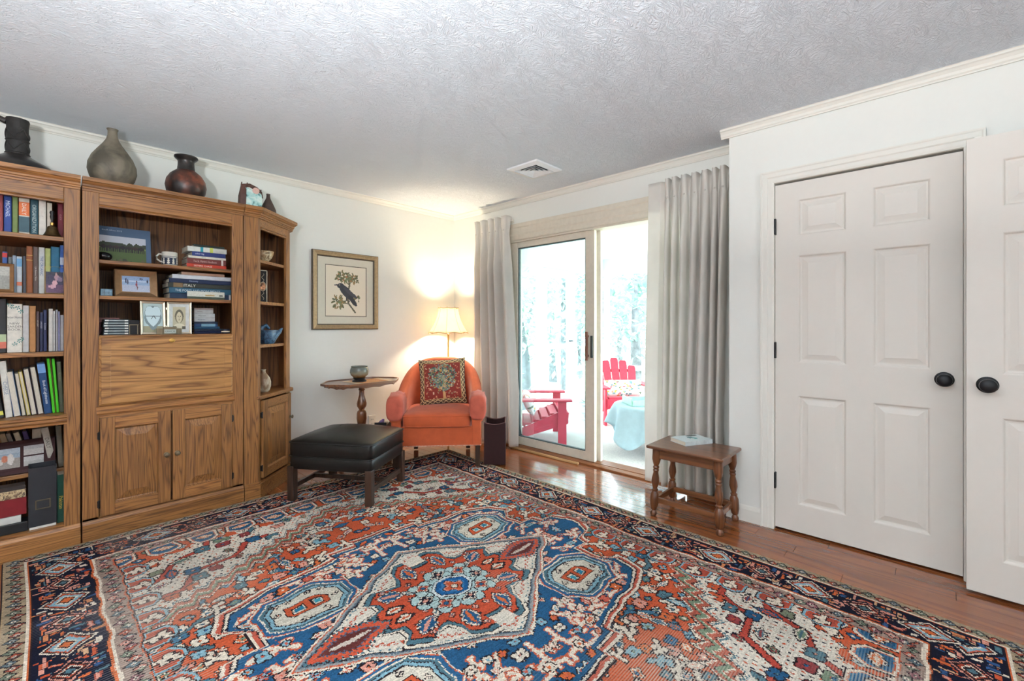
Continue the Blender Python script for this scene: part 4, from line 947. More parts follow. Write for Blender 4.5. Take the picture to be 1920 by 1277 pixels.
# ------------------------------------------------------------------ standing lamp
lx, ly = 3.012, 3.732
t = thing('floor_lamp', 'brass standing lamp with a scalloped cream bell shade behind the armchair', 'lamp', (lx, ly, 0))
b = MB(); b.lathe([(.001, .002), (.13, .002), (.13, .012), (.11, .022), (.05, .032), (.02, .045), (.012, .06), (.001, .061)], (lx, ly), 32); b.build('base', BRASS, t, smooth=True)
b = MB(); b.lathe([(.009, .05), (.009, .55), (.013, .56), (.009, .57), (.009, 1.10), (.014, 1.105), (.014, 1.115), (.008, 1.12), (.008, 1.20), (.016, 1.205), (.016, 1.24), (.001, 1.241)], (lx, ly), 16); b.build('pole', BRASS, t, smooth=True)
SHADE = clothmat('lamp_shade_cloth', (250, 240, 220), .70, 0)
NP = 8
def scal(tt, z): return 1 + .045 * abs(math.cos(NP * tt / 2)) - .03
def shade_pt(u, v):
    tt = 2 * PI * u; r = .105 + .105 * (1 - v) ** 1.75; r *= 1 - .055 * abs(math.sin(NP * tt / 2)) ** .8 * (1 if v < .98 else 1)
    z = 1.120 + .262 * v + (.012 * abs(math.sin(NP * tt / 2)) if v == 0 else 0) + (.010 * (1 - abs(math.sin(NP * tt / 2))) if v == 1 else 0)
    return (lx + r * math.cos(tt), ly + r * math.sin(tt), z)
b = MB(); b.grid(shade_pt, 96, 16); b.build('lamp_shade', SHADE, t, smooth=True, angle=180, solid=.001)
b = MB()
for v in (0, 1): b.tube([shade_pt(k / 96, v) for k in range(97)], .0028, 5)
for k in range(NP): b.tube([shade_pt(k / NP, v / 10) for v in range(11)], .0016, 4)
b.build('shade_braid', mat('shade_braid', (178, 146, 96), .8), t)
b = MB(); b.lathe([(.001, 1.225), (.012, 1.23), (.014, 1.25), (.028, 1.28), (.030, 1.30), (.020, 1.325), (.001, 1.332)], (lx, ly), 16); b.build('bulb', emitmat('bulb_glow', (255, 226, 176), 6.0), t, smooth=True)
pt = bpy.data.lights.new('lamp_light', 'POINT'); pt.energy = 95; pt.color = (1.0, .84, .60); pt.shadow_soft_size = .045
po = bpy.data.objects.new('lamp_light', pt); COL.objects.link(po); po.location = (lx, ly, 1.285); po.parent = t; po.matrix_parent_inverse = PW[t.name].inverted()
b = MB(); b.tube([(lx - .105 + .21 * k / 2, ly, 1.372) for k in range(3)], .0018, 5); b.tube([(lx, ly - .10, 1.372), (lx, ly + .10, 1.372)], .0018, 5); b.tube([(lx + .03 * math.cos(a), ly, 1.30 + .072 * math.sin(a)) for a in [PI * k / 10 for k in range(11)]], .0018, 5)
b.build('harp', BRASS, t)

# ------------------------------------------------------------------ waste bin, wall outlet, power strip
wb = FD * 3.985 + RD * -.148
t = thing('waste_bin', 'tall oxblood leather waste bin between the armchair and the curtain', 'bin', (wb.x, wb.y, RZ), math.radians(-46.95))
w2, d2, hb = .092, .125, .360
def side(u, v, s):
    return None
b = MB()
cs = [(-w2, -d2), (w2, -d2), (w2, d2), (-w2, d2)]
def rim(i, u): return hb - (.018 if i % 2 == 0 else .030) * math.sin(PI * u)
for off, flip in ((0, 0), (.008, 1)):
    for i in range(4):
        (xa, ya_), (xb_, yb_) = cs[i], cs[(i + 1) % 4]; fx = 1 - off / w2; fy = 1 - off / d2
        b.grid(lambda u, v, xa=xa, ya_=ya_, xb_=xb_, yb_=yb_, i=i: ((xa + (xb_ - xa) * u) * fx, (ya_ + (yb_ - ya_) * u) * fy, .004 + (rim(i, u) - .004) * v), 12, 6)
b.box(-w2, w2, -d2, d2, 0, .008); b.build('body', LEATHERB, t, world=False)
b = MB()
for i in range(4):
    (xa, ya_), (xb_, yb_) = cs[i], cs[(i + 1) % 4]; b.tube([((xa + (xb_ - xa) * k / 12) * .96, (ya_ + (yb_ - ya_) * k / 12) * .96, rim(i, k / 12)) for k in range(13)], .0052, 6)
b.build('stitched_rim', mat('rim_leather', (92, 62, 58), .5), t, world=False, smooth=True)
IVO = mat('white_plastic', (232, 228, 218), .4, vary=.01)
t = thing('wall_outlet', 'white double wall outlet behind the footstool', 'outlet', (2.27, YL, .25))
p = at(697, 790, y=YL); ox, oz = p.x, p.z
boxes('cover_plate', IVO, t, (ox - .036, ox + .036, YL - .010, YL, oz - .058, oz + .058), bevel=.002)
for dz in (-.02, .02):
    b = MB(); b.M = Matrix.Translation((ox, YL - .010, oz + dz)) @ Matrix.Rotation(PI / 2, 4, 'X'); b.lathe([(.001, 0), (.016, 0), (.016, .0015), (.001, .0015)], n=20); r = b.build('receptacle', IVO, t)
    boxes('slots', BLACKM, r, (ox - .008, ox - .005, YL - .0125, YL - .0112, oz + dz - .004, oz + dz + .005), (ox + .005, ox + .008, YL - .0125, YL - .0112, oz + dz - .004, oz + dz + .005))
p = at(716, 801, y=3.90)
t = thing('power_strip', 'white power strip with a blue glowing switch by the wall outlet', 'power strip', (p.x, 3.90, 0))
boxes('strip_body', IVO, t, (p.x - .12, p.x + .10, 3.885, 3.935, .0, .165), (p.x - .12, p.x + .10, 3.880, 3.94, .165, .20), bevel=.006)
boxes('switch', emitmat('blue_led', (90, 120, 255), 2.5), t, (p.x - .008, p.x + .012, 3.8775, 3.8800, .175, .19), label='small glowing blue switch')
p = at(729, 800, z=.20)
t = thing('magazine_bin', 'black bin of papers half hidden behind the left chair arm', 'bin', (2.145, 3.52, RZ))
b = MB(); b.M = Matrix.Translation((2.165, 3.60, 0)) @ Matrix.Rotation(CA, 4, 'Z'); b.box(-.05, .05, -.13, -.12, .0, .36); b.box(-.05, .05, .12, .13, .0, .30); b.box(-.05, -.043, -.12, .12, .0, .33); b.box(.043, .05, -.12, .12, .0, .33); b.box(-.043, .043, -.12, .12, 0, .01); b.build('bin_body', mat('black_card', (32, 30, 32), .6), t)
b = MB(); b.M = Matrix.Translation((2.165, 3.60, 0)) @ Matrix.Rotation(CA, 4, 'Z'); b.box(-.03, -.012, -.11, .10, .012, .345); b.build('papers', mat('violet_paper', (120, 100, 190), .6), t)
b = MB(); b.M = Matrix.Translation((2.165, 3.60, 0)) @ Matrix.Rotation(CA, 4, 'Z'); b.box(-.005, .02, -.11, .10, .012, .325); b.build('papers', PAGES, t)

# ------------------------------------------------------------------ walnut joint stool / bench with a book
t = thing('side_bench', 'small turned-leg walnut bench below the right curtain', 'bench', (2.85, 1.09, 0))
zt = .452
b = MB(); b.box(2.655, 3.000, .862, 1.325, zt - .020, zt); b.build('bench_top', WALNUTY, t, bevel=.007)
legs = [(2.712, 1.292, -1, 1), (2.712, .900, -1, -1), (2.975, .900, 1, -1), (2.975, 1.292, 1, 1)]
LP = [(.012, 0), (.019, .006), (.021, .018), (.016, .030), (.013, .036), (.020, .044), (.026, .075), (.027, .10), (.025, .135), (.017, .155), (.020, .160), (.020, .166), (.013, .172), (.017, .185), (.024, .215), (.022, .240), (.015, .275), (.017, .283), (.019, .289), (.015, .296), (.019, .303), (.019, .309), (.014, .316), (.021, .335), (.027, .36), (.027, .430), (.001, .431)]
for x, y, sx, sy in legs:
    b = MB()
    for r0, r1 in zip(LP, LP[1:]): pass
    rings = []
    for r, z in LP:
        k = (zt - z) / zt; ccx, ccy = x - sx * .012 + sx * .018 * k, y - sy * .012 + sy * .018 * k
        rings.append([(ccx + r * math.cos(2 * PI * i / 18), ccy + r * math.sin(2 * PI * i / 18), z) for i in range(18)])
    b.loft(rings); b.build('leg', WALNUT, t, smooth=True)
for y in (1.283, .909): boxes('apron', WALNUTX, t, (2.735, 2.955, y - .009, y + .009, .370, zt - .019), bevel=.002); boxes('stretcher', WALNUTX, t, (2.728, 2.962, y - .008, y + .010, .085, .118), bevel=.003)
for x in (2.718, 2.969): boxes('apron', WALNUTY, t, (x - .009, x + .009, .920, 1.272, .365, zt - .019), bevel=.002); boxes('stretcher', WALNUTY, t, (x - .010, x + .008, .915, 1.277, .085, .118), bevel=.003)

# ------------------------------------------------------------------ framed print of a dark bird
def bird():
    nx, ny = 84, 108; X, Y = uv(nx, ny); I = np.zeros((ny, nx, 3)); I[:] = (232, 220, 200); rg = random.Random(12)
    Yt = Y * 1.286
    def lf(u, v, L, wd, a, c):
        p, q = (X - u) * math.cos(a) + (Yt - v) * math.sin(a), -(X - u) * math.sin(a) + (Yt - v) * math.cos(a)
        I[(np.abs(q) < wd * np.sqrt(np.clip(1 - (p / L) ** 2, 0, 1)))] = c
    def stick(P, wd, c):
        for (ax, ay), (bx, by) in zip(P, P[1:]):
            L2 = (bx - ax) ** 2 + (by - ay) ** 2; s = np.clip(((X - ax) * (bx - ax) + (Yt - ay) * (by - ay)) / L2, 0, 1); I[np.hypot(X - ax - s * (bx - ax), Yt - ay - s * (by - ay)) < wd] = c
    stick([(.72, .10), (.56, .32), (.50, .52), (.58, .80), (.52, 1.10)], .020, (92, 84, 62)); stick([(.56, .32), (.34, .36)], .012, (96, 88, 64)); stick([(.58, .80), (.36, .98)], .010, (96, 88, 64)); stick([(.58, .84), (.72, 1.02)], .010, (96, 88, 64))
    G = ((98, 96, 62), (120, 112, 72), (84, 88, 60), (150, 120, 74), (112, 122, 84))
    for cu, cv, ru, rv, n in ((.46, 1.0, .22, .16, 60), (.68, .98, .14, .14, 30), (.30, .36, .17, .16, 52), (.76, .46, .07, .09, 9)):
        for k in range(n):
            a, r = rg.uniform(0, 6.28), rg.random() ** .6; lf(cu + ru * r * math.cos(a), cv + rv * r * math.sin(a), rg.uniform(.030, .052), rg.uniform(.013, .021), a + rg.uniform(-.7, .7), rg.choice(G))
    for k in range(8): I[np.hypot(X - rg.uniform(.3, .7), Yt - rg.uniform(.9, 1.08)) < .018] = (176, 112, 70)
    BK = (52, 50, 58)
    lf(.50, .62, .24, .105, -.85, BK); lf(.36, .775, .085, .070, .1, BK); lf(.27, .79, .07, .020, .12, BK); lf(.66, .40, .17, .055, -.95, (44, 42, 50)); lf(.60, .60, .22, .045, -.65, (64, 62, 70)); I[np.hypot(X - .335, Yt - .795) < .010] = (214, 200, 170)
    stick([(.50, .48), (.50, .40)], .010, BK); stick([(.56, .46), (.57, .38)], .010, BK)
    return I
pA = (1.684, 2.324, 1.166, 1.874)
t = thing('framed_print', 'framed print of a black bird among leaves on the wall', 'picture', ((pA[0] + pA[1]) / 2, YL, pA[2]))
x0_, x1_, z0_, z1_ = pA; fm = mat('gilt_frame', (164, 140, 106), .38, .35, .08, 60); fm2 = mat('dark_frame_edge', (84, 74, 62), .4, .2)
def mitred(prof_, m_, nm, par):
    rr = [(x0_ + a, x1_ - a, z0_ + a, z1_ - a, YL - d) for a, d in prof_]
    b = MB(); b.loft([[(a, y, c), (bb_, y, c), (bb_, y, d), (a, y, d)] for a, bb_, c, d, y in rr], cap=False); return b.build(nm, m_, par)
mitred([(0, .001), (0, .022), (.006, .027)], fm2, 'frame_edge', t)
mitred([(.006, .027), (.014, .030), (.022, .026), (.030, .024), (.036, .026), (.042, .024)], fm, 'frame', t)
mitred([(.042, .024), (.046, .019), (.050, .016), (.053, .012)], fm2, 'frame_lip', t)
mitred([(.053, .012), (.120, .0115)], mat('mat_board', (214, 208, 192), .9, vary=.01), 'mat_board', t)
mitred([(.118, .0118), (.122, .010), (.125, .0085)], fm2, 'mat_bevel', t)
boxes('backing', mat('brown_card', (120, 100, 80), .9), t, (x0_ + .004, x1_ - .004, YL - .006, YL - .001, z0_ + .004, z1_ - .004))
picture('bird_print', t, Matrix.Translation((x0_ + .123, YL - .0085, z0_ + .123)), x1_ - x0_ - .246, z1_ - z0_ - .246, bird(), world=True)

# ------------------------------------------------------------------ unseen uplighter, added beside the camera to brighten the ceiling
ux, uy = -.58, .30
t = thing('added_uplighter', 'tall brass uplighter added out of view to brighten the ceiling', 'lamp', (ux, uy, 0))
b = MB(); b.lathe([(.001, .001), (.14, .001), (.14, .015), (.02, .03), (.012, .05), (.012, 1.40), (.03, 1.42), (.001, 1.421)], (ux, uy), 28); b.build('stand', BRASS, t, smooth=True)
b = MB(); b.lathe([(.03, 1.42), (.10, 1.45), (.17, 1.51), (.18, 1.53), (.172, 1.53), (.10, 1.46), (.001, 1.44)], (ux, uy), 32); b.build('dish', IVO, t, smooth=True)
ul = bpy.data.lights.new('added_uplighter_fill', 'AREA'); ul.shape = 'DISK'; ul.size = .26; ul.energy = 240; ul.color = (.93, .97, 1.0)  # added fill for the ceiling, no such lamp known in the room
uo = bpy.data.objects.new('added_uplighter_fill', ul); COL.objects.link(uo); uo.location = (ux, uy, 1.525); uo.rotation_euler = (PI, 0, 0); uo.parent = t; uo.matrix_parent_inverse = PW[t.name].inverted()
# ------------------------------------------------------------------ vessels on top of the wall unit
def Xp(px, y): return at(px, 600, y=y).x
def Zp(px, py, y): return at(px, py, y=y).z
ZT = 2.0305
def potmat(name, c1, c2, rough, scale=9, c3=None):
    m, nt, b, N, K = newmat(name); tc = N('ShaderNodeTexCoord'); n = N('ShaderNodeTexNoise'); n.inputs['Scale'].default_value = scale; n.inputs['Detail'].default_value = 5; n.inputs['Distortion'].default_value = .6; K(tc.outputs['Object'], n.inputs['Vector'])
    cr = N('ShaderNodeValToRGB'); e = cr.color_ramp.elements; e[0].position = .40; e[0].color = L4(c1); e[1].position = .55; e[1].color = L4(c2)
    if c3: q = e.new(.63); q.color = L4(c3)
    K(n.outputs['Fac'], cr.inputs[0]); K(cr.outputs[0], b.inputs['Base Color']); b.inputs['Roughness'].default_value = rough; return m
def vase(name, label, x, y, z, pr, m, n=40, group=None, cat='vase'):
    b = MB(); b.lathe([(r, z + h) for r, h in pr], (x, y), n); o = b.build(name, m, None, smooth=True, angle=50); return tag(o, label, cat, group)
y = 3.63
JB = potmat('black_burnish', (34, 31, 31), (52, 48, 46), .32)
t = thing('flared_jug', 'black burnished jug with a wide flared base and carved neck', 'vase', (Xp(33, y), y, ZT), 0, 'vessels on top of the oak unit')
jx = Xp(33, y)
b = MB(); b.lathe([(.001, ZT), (.146, ZT), (.158, ZT + .010), (.154, ZT + .024), (.122, ZT + .052), (.084, ZT + .074), (.058, ZT + .090), (.047, ZT + .100), (.001, ZT + .101)], (jx, y), 48); b.build('base', JB, t, smooth=True)
JN = mat('carved_black_clay', (44, 41, 40), .6, 0, .1, 40, .3, 60)
b = MB(); b.lathe([(.046, ZT + .085), (.046, ZT + .10), (.049, ZT + .105), (.045, ZT + .11), (.043, ZT + .17), (.047, ZT + .176), (.043, ZT + .182), (.042, ZT + .25), (.044, ZT + .268), (.046, ZT + .285), (.044, ZT + .292), (.036, ZT + .293), (.034, ZT + .20), (.001, ZT + .19)], (jx, y), 40); b.build('neck', JN, t, smooth=True)
b = MB()
for k in range(4):
    for q in (0, 1):
        P = []
        for s in range(9):
            u = s / 8; a = (k + u / 2 + q * .5) * PI / 2 - .3; zz = ZT + .118 + (.046 * u if q == 0 else .046 * (1 - u)); P.append((jx + .0445 * math.cos(a), y + .0445 * math.sin(a), zz))
        b.tube(P, .003, 5); b.tube([(p[0], p[1], p[2] + .068) for p in P], .003, 5)
b.build('carved_bands', JN, t, smooth=True)
b = MB(); b.tube([(jx - .040, y, ZT + .270), (jx - .085, y + .01, ZT + .290), (jx - .15, y + .02, ZT + .305), (jx - .20, y + .02, ZT + .285)], [.016, .014, .013, .012], 12); b.build('spout', JB, t, smooth=True)
vase('teardrop_vase', 'large grey teardrop vase with a narrow neck on the oak unit', Xp(211, y), y, ZT, [(.001, 0), (.050, 0), (.078, .020), (.104, .062), (.115, .105), (.112, .145), (.096, .190), (.070, .232), (.046, .268), (.030, .298), (.023, .325), (.023, .350), (.028, .362), (.024, .363), (.018, .345), (.001, .33)], potmat('smoked_grey_clay', (84, 78, 66), (124, 114, 98), .6, 7), group='vessels on top of the oak unit')
y2 = 3.66
t = thing('squat_vase', 'dark red and black pit-fired vase with a flared black rim', 'vase', (Xp(349, y2), y2, ZT), 0, 'vessels on top of the oak unit'); vx = Xp(349, y2)
b = MB(); b.lathe([(r, ZT + h) for r, h in [(.001, 0), (.055, 0), (.085, .022), (.108, .066), (.115, .105), (.108, .145), (.088, .180), (.062, .204), (.050, .212), (.001, .212)]], (vx, y2), 44); b.build('body', potmat('pit_fired_clay', (38, 32, 31), (92, 52, 40), .38, 7, (140, 76, 52)), t, smooth=True)
b = MB(); b.lathe([(r, ZT + h) for r, h in [(.055, .206), (.050, .216), (.047, .240), (.046, .268), (.050, .278), (.062, .288), (.067, .296), (.066, .304), (.058, .304), (.042, .285), (.038, .24), (.001, .23)]], (vx, y2), 44); b.build('neck', JB, t, smooth=True, label='black flared neck and rim')
# handbuilt house-like vessel
bx0, by0 = Xp(471, 3.545), 3.545
t = thing('ceramic_vessel', 'handbuilt brown and pale blue ceramic vessel like a small bag', 'vase', (bx0, by0, ZT), math.radians(-8), 'vessels on top of the oak unit')
gl1 = potmat('blue_white_glaze', (206, 222, 214), (150, 196, 192), .3, 22, (70, 98, 100)); gl2 = mat('brown_clay', (86, 58, 50), .6, 0, .12, 24)
b = MB(); b.loft([[(-.045, -.035, 0), (.062, -.035, 0), (.062, .035, 0), (-.045, .035, 0)], [(-.050, -.040, .07), (.066, -.040, .07), (.066, .04, .07), (-.05, .04, .07)], [(-.046, -.034, .150), (.060, -.034, .115), (.060, .034, .115), (-.046, .034, .150)]]); b.build('body', gl1, t, world=False, bevel=.008, smooth=True)
b = MB(); b.loft([[(-.078, -.038, 0), (-.038, -.044, 0), (-.038, .04, 0), (-.078, .038, 0)], [(-.076, -.038, .09), (-.036, -.046, .09), (-.036, .04, .09), (-.076, .038, .09)], [(-.062, -.02, .168), (-.030, -.03, .168), (-.030, .03, .168), (-.062, .02, .168)]]); b.build('side_wall', gl2, t, world=False, bevel=.006)
b = MB(); b.tube([(-.055, 0, .160), (-.01, -.005, .168), (.03, -.005, .152), (.058, 0, .130), (.066, 0, .09)], [.012, .013, .013, .012, .010], 10); b.build('handle', gl2, t, world=False, smooth=True)
b = MB(); b.M = Matrix.Translation((.024, -.030, .128)) @ Matrix.Rotation(PI / 2, 4, 'X'); b.lathe([(.001, 0), (.022, 0), (.022, .008), (.001, .010)], n=18); b.build('disc', mat('pink_glaze', (206, 168, 156), .4), t, world=False, smooth=True)
b = MB()
for x, z in ((-.062, .168), (-.028, .170), (.058, .135)): b.tube([(x, 0, z - .01), (x + .004, 0, z + .016)], .004, 6)
b.build('knobs', gl2, t, world=False, smooth=True)
vase('small_bottle_vase', 'small plain brown bottle vase at the end of the oak unit', Xp(503, 3.64), 3.64, ZT, [(.001, 0), (.050, 0), (.056, .012), (.052, .040), (.040, .070), (.026, .100), (.015, .125), (.012, .145), (.014, .158), (.010, .158), (.001, .15)], mat('matt_brown_clay', (82, 66, 60), .7, 0, .08, 30), group='vessels on top of the oak unit')

# ------------------------------------------------------------------ books
def bookmat(c): return mat('cover_%02x%02x%02x' % tuple(c), c, .5, 0, .06, 40)
def darker(c, k=.8): return tuple(int(v * k) for v in c)
def book(label, x, y, z, th, h, d, col, lean=0.0, rz=0.0, title=None, tcol=(235, 230, 215), tsize=.5, fore=False, flat=False, group='books on the shelves', bands=(), tpos=.55, tlen=.7):
    o = thing('book', label, 'book', (x, y, z), 0, group)
    o.rotation_euler = (0, PI / 2 if flat else lean, rz)
    if flat: o.location.z = z + th / 2
    m = bookmat(col); bt = .0025
    b = MB(); s0, s1 = (0, d) if not fore else (d, 0)
    b.box(-th / 2, -th / 2 + bt, 0, d, 0, h); b.box(th / 2 - bt, th / 2, 0, d, 0, h)
    yb = 0 if not fore else d - .003; b.box(-th / 2 + bt, th / 2 - bt, yb, yb + .003, 0, h)
    b.build('cover', m, o, world=False, bevel=.001)
    ya, yb2 = (.003, d - .004) if not fore else (.004, d - .003)
    boxes('pages', PAGES, o, (-th / 2 + bt, th / 2 - bt, ya, yb2, .003, h - .003), world=False)
    for k, (u0, u1, cc) in enumerate(bands):
        boxes('spine_panel', bookmat(cc), o, (-th / 2 - .0002, th / 2 + .0002, -.0012, .001, h * u0, h * u1), world=False)
    if title:
        xd, yd = ((0, 0, 1), (-1, 0, 0)) if flat else ((0, 0, -1), (1, 0, 0))
        writing('title', title, th * tsize, bookmat(tcol), o, basis((0, -.0016 if bands else -.0006, h * tpos), xd, yd), h * tlen)
    return o
S1, S2, S3, S4 = 1.690, 1.378, 1.064, .726
def row(items, y, z, group):
    for it in items:
        lb, p0, p1, ptop, col = it[:5]; kw = dict(it[5]) if len(it) > 5 else {}
        yy = y + kw.pop('dy', 0); x0_, x1_ = Xp(p0, yy), Xp(p1, yy)
        h = kw.pop('h', None) or Zp((p0 + p1) / 2, ptop, yy) - z
        book(lb, (x0_ + x1_) / 2, yy, z + .0005, max(.006, x1_ - x0_ - .0012), h, kw.pop('d', .17), col, group=group, **kw)
g = 'books on the top shelf of the left bookcase'
row([('red and brown book at the left end of the top shelf', -8, 6, 366, (142, 58, 58), dict(h=.20)),
     ('royal blue hardback with MICHAEL lettering on its spine', 7, 22, 366, (36, 66, 138), dict(h=.205, title='MICHAEL', tcol=(206, 216, 236), tsize=.55, tpos=.6, tlen=.6)),
     ('olive green book on the top shelf', 23, 33.6, 368, (116, 132, 74), dict(h=.20)),
     ('white book with orange and teal spine panels lettered DAILY', 35, 55.5, 370, (214, 208, 196), dict(h=.198, title='DAILY', tcol=(250, 240, 226), tsize=.42, bands=((.50, .86, (216, 112, 56)), (.06, .47, (58, 88, 98))), tpos=.67, tlen=.3)),
     ('dark teal book lettered ORGANIZATION', 56.5, 71.8, 372, (26, 72, 84), dict(h=.197, title='ORGANIZATION', tcol=(190, 206, 204), tsize=.5, tpos=.45, tlen=.75)),
     ('white book left of the brass bell', 72.5, 86.6, 374, (220, 214, 204), dict(h=.195, title='/', tcol=(70, 66, 66), tsize=.3, tpos=.55)),
     ('cream book behind the brass bell', 88, 98, 380, (206, 198, 182), dict(h=.185)),
     ('dark red book at the right end of the top shelf', 108, 119, 376, (122, 30, 46), dict(h=.195, dy=.02, title='GUIDE', tcol=(210, 150, 150), tsize=.35, tpos=.6, tlen=.3))], 3.525, S1, g)
g = 'books on the second shelf of the left bookcase'
row([('small red and blue paperback behind the brown frame', 4, 14, 472, (64, 92, 150), dict(bands=((.86, .97, (196, 60, 60)),), dy=.03)),
     ('grey book behind the brown frame', 15, 23, 482, (112, 112, 112), dict(dy=.03)),
     ('pale blue book second from the brown frame', 23.2, 30.8, 479, (150, 166, 182)),
     ('white and sky blue thin paperback', 31, 41.5, 481, (200, 208, 214), dict(bands=((.72, .94, (120, 170, 210)), (.2, .3, (206, 120, 90))))),
     ('dark grey slim book beside the brown hardback', 42.5, 49, 480, (74, 74, 82)),
     ('chestnut brown hardback on the second shelf', 49.3, 61.6, 462, (138, 76, 34), dict(bands=((.70, .715, (206, 160, 90)), (.80, .815, (206, 160, 90))))),
     ('taupe hardback with a small pale title', 62, 72, 463, (94, 76, 70), dict(title='Life Between Wales', tcol=(200, 190, 180), tsize=.35, tpos=.42, tlen=.5)),
     ('white book lettered THE ORGANIC', 72.4, 84, 464, (198, 200, 198), dict(title='THE ORGANIC', tcol=(70, 92, 150), tsize=.5, tpos=.6, tlen=.6)),
     ('yellow green book above the gold frame', 84.5, 95, 466, (172, 178, 112)),
     ('teal blue wide hardback above the gold frame', 95.4, 112, 463, (24, 96, 128)),
     ('blue book at the right end of the second shelf', 112.4, 119.5, 460, (48, 88, 158), dict(bands=((.6, .75, (200, 210, 230)),)))], 3.535, S2, g)
g = 'books on the third shelf of the left bookcase'
row([('black book with a pink and green picture at the left end', -6, 12, 560, (40, 38, 40), dict(bands=((.08, .2, (206, 110, 90)), (.2, .34, (176, 190, 150))))),
     ('fat white garden book with green flowers and NEW GARDEN BOOK lettering', 13, 42, 570, (228, 222, 210)),
     ('pale grey ring binder style book', 42.4, 54.4, 573, (196, 194, 192)),
     ('tan cardboard slipcase on the third shelf', 55, 67.2, 574, (172, 122, 74)),
     ('thin brown and navy book, first of three dark ones', 68, 73.6, 584, (84, 66, 66), dict(title='ART LIGHT', tcol=(206, 196, 180), tsize=.5, tpos=.7, tlen=.4)),
     ('navy book in the middle of three dark ones', 74.4, 80.8, 586, (40, 42, 72), dict(title='LAKE ISLES', tcol=(196, 196, 210), tsize=.5, tpos=.68, tlen=.4)),
     ('navy book with a silver title, third of three dark ones', 81.3, 88, 581, (46, 50, 86), dict(title='BUDDHA', tcol=(196, 196, 206), tsize=.5, tpos=.6, tlen=.4)),
     ('white paperback beside the dark trio', 91, 99.4, 579, (214, 210, 202)),
     ('slim white booklet on the third shelf', 99.8, 103, 583, (224, 220, 214)),
     ('light grey notebook on the third shelf', 104, 108.6, 581, (168, 166, 166)),
     ('lavender slim book near the right stile', 109, 112.6, 584, (150, 148, 178)),
     ('pale grey magazine at the right end of the third shelf', 113, 119.5, 584, (176, 174, 176), dict(h=.20))], 3.530, S3, g)
# lettering on the fat garden book
gb = [o for o in bpy.data.objects if o.get('label', '').startswith('fat white garden')][0]
for i, (tx_, hz, sz, cc) in enumerate((('Better Homes', .185, .012, (70, 66, 66)), ('NEW', .152, .011, (110, 104, 98)), ('GARDEN', .136, .011, (110, 104, 98)), ('BOOK', .120, .011, (110, 104, 98)))):
    writing('title', tx_, sz, bookmat(cc), gb, basis((0, -.0006, hz), (1, 0, 0), (0, 0, 1)), .058)
b = MB(); rg = random.Random(2)
for cx_, cz_ in ((-.018, .25), (.010, .235), (.022, .215), (.018, .06), (.000, .045), (-.008, .24), (.024, .07)):
    for k in range(5):
        a = k * 1.257 + rg.random(); b.add([(cx_, -.0007, cz_), (cx_ + .010 * math.cos(a), -.0007, cz_ + .010 * math.sin(a)), (cx_ + .011 * math.cos(a + .5), -.0007, cz_ + .011 * math.sin(a + .5))], [(0, 1, 2)])
b.build('printed_flowers', bookmat((58, 128, 122)), gb, world=False)
# leaning row: (label, px bottom 0, 1, px top 0, y top, colour, opts)
g = 'leaning books on the fourth shelf of the left bookcase'
yy = 3.520
for lb, b0, b1, t0, pt_, col, kw in (
        ('black slim book at the left end of the leaning row', -4, 8, -22, 690, (36, 34, 34), dict(bands=((.06, .14, (206, 200, 90)),))),
        ('white CHEESE book in the leaning row', 10.5, 24, -3, 676, (216, 212, 202), dict(title='CHEESE', tcol=(120, 140, 160), tsize=.6, tpos=.52, tlen=.28)),
        ('thick blue jacketed book with page edges showing', 25.5, 40, 9.5, 696, (60, 88, 124), dict(fore=True)),
        ('grey book with pale page edges after the blue one', 40.8, 49.5, 26, 699, (62, 64, 62), dict(fore=True)),
        ('yellow covered book with page edges showing', 50.5, 58, 33.6, 696, (196, 172, 60), dict(fore=True)),
        ('dark purple book with page edges showing', 58.6, 70, 42, 691, (48, 38, 58), dict(fore=True)),
        ('white and black book with page edges showing', 71, 82.4, 54.5, 687, (72, 70, 72), dict(fore=True)),
        ('deep blue Lighthouses book leaning on the fourth shelf', 83.2, 98, 68.3, 679, (26, 62, 104), dict(title='Book of Lighthouses', tcol=(226, 230, 230), tsize=.5, tpos=.42, tlen=.62, bands=((.80, .97, (110, 150, 200)),))),
        ('bright lime green folder, left of two', 98.6, 104, 87.2, 671, (76, 190, 36), dict()),
        ('slim tan booklet between the lime green folders', 104.3, 105.9, 93.5, 672, (176, 130, 80), dict()),
        ('bright lime green folder, right of two', 106.2, 111.6, 96.6, 671, (76, 190, 36), dict()),
        ('dark olive book against the right stile', 112.4, 121, 105.5, 677, (74, 76, 58), dict(title='RUSSIAN', tcol=(116, 116, 92), tsize=.5, tpos=.7, tlen=.3))):
    x0_, x1_ = Xp(b0, yy), Xp(b1, yy); ht_ = Zp(t0 + 5, pt_, yy) - S4; dx = Xp(t0, yy) - x0_
    an = math.atan2(dx, ht_); book(lb, (x0_ + x1_) / 2, yy, S4 + .001, (x1_ - x0_) * math.cos(an) - .0008, ht_ / math.cos(an) * .985, .17, col, lean=an, group=g, **kw)
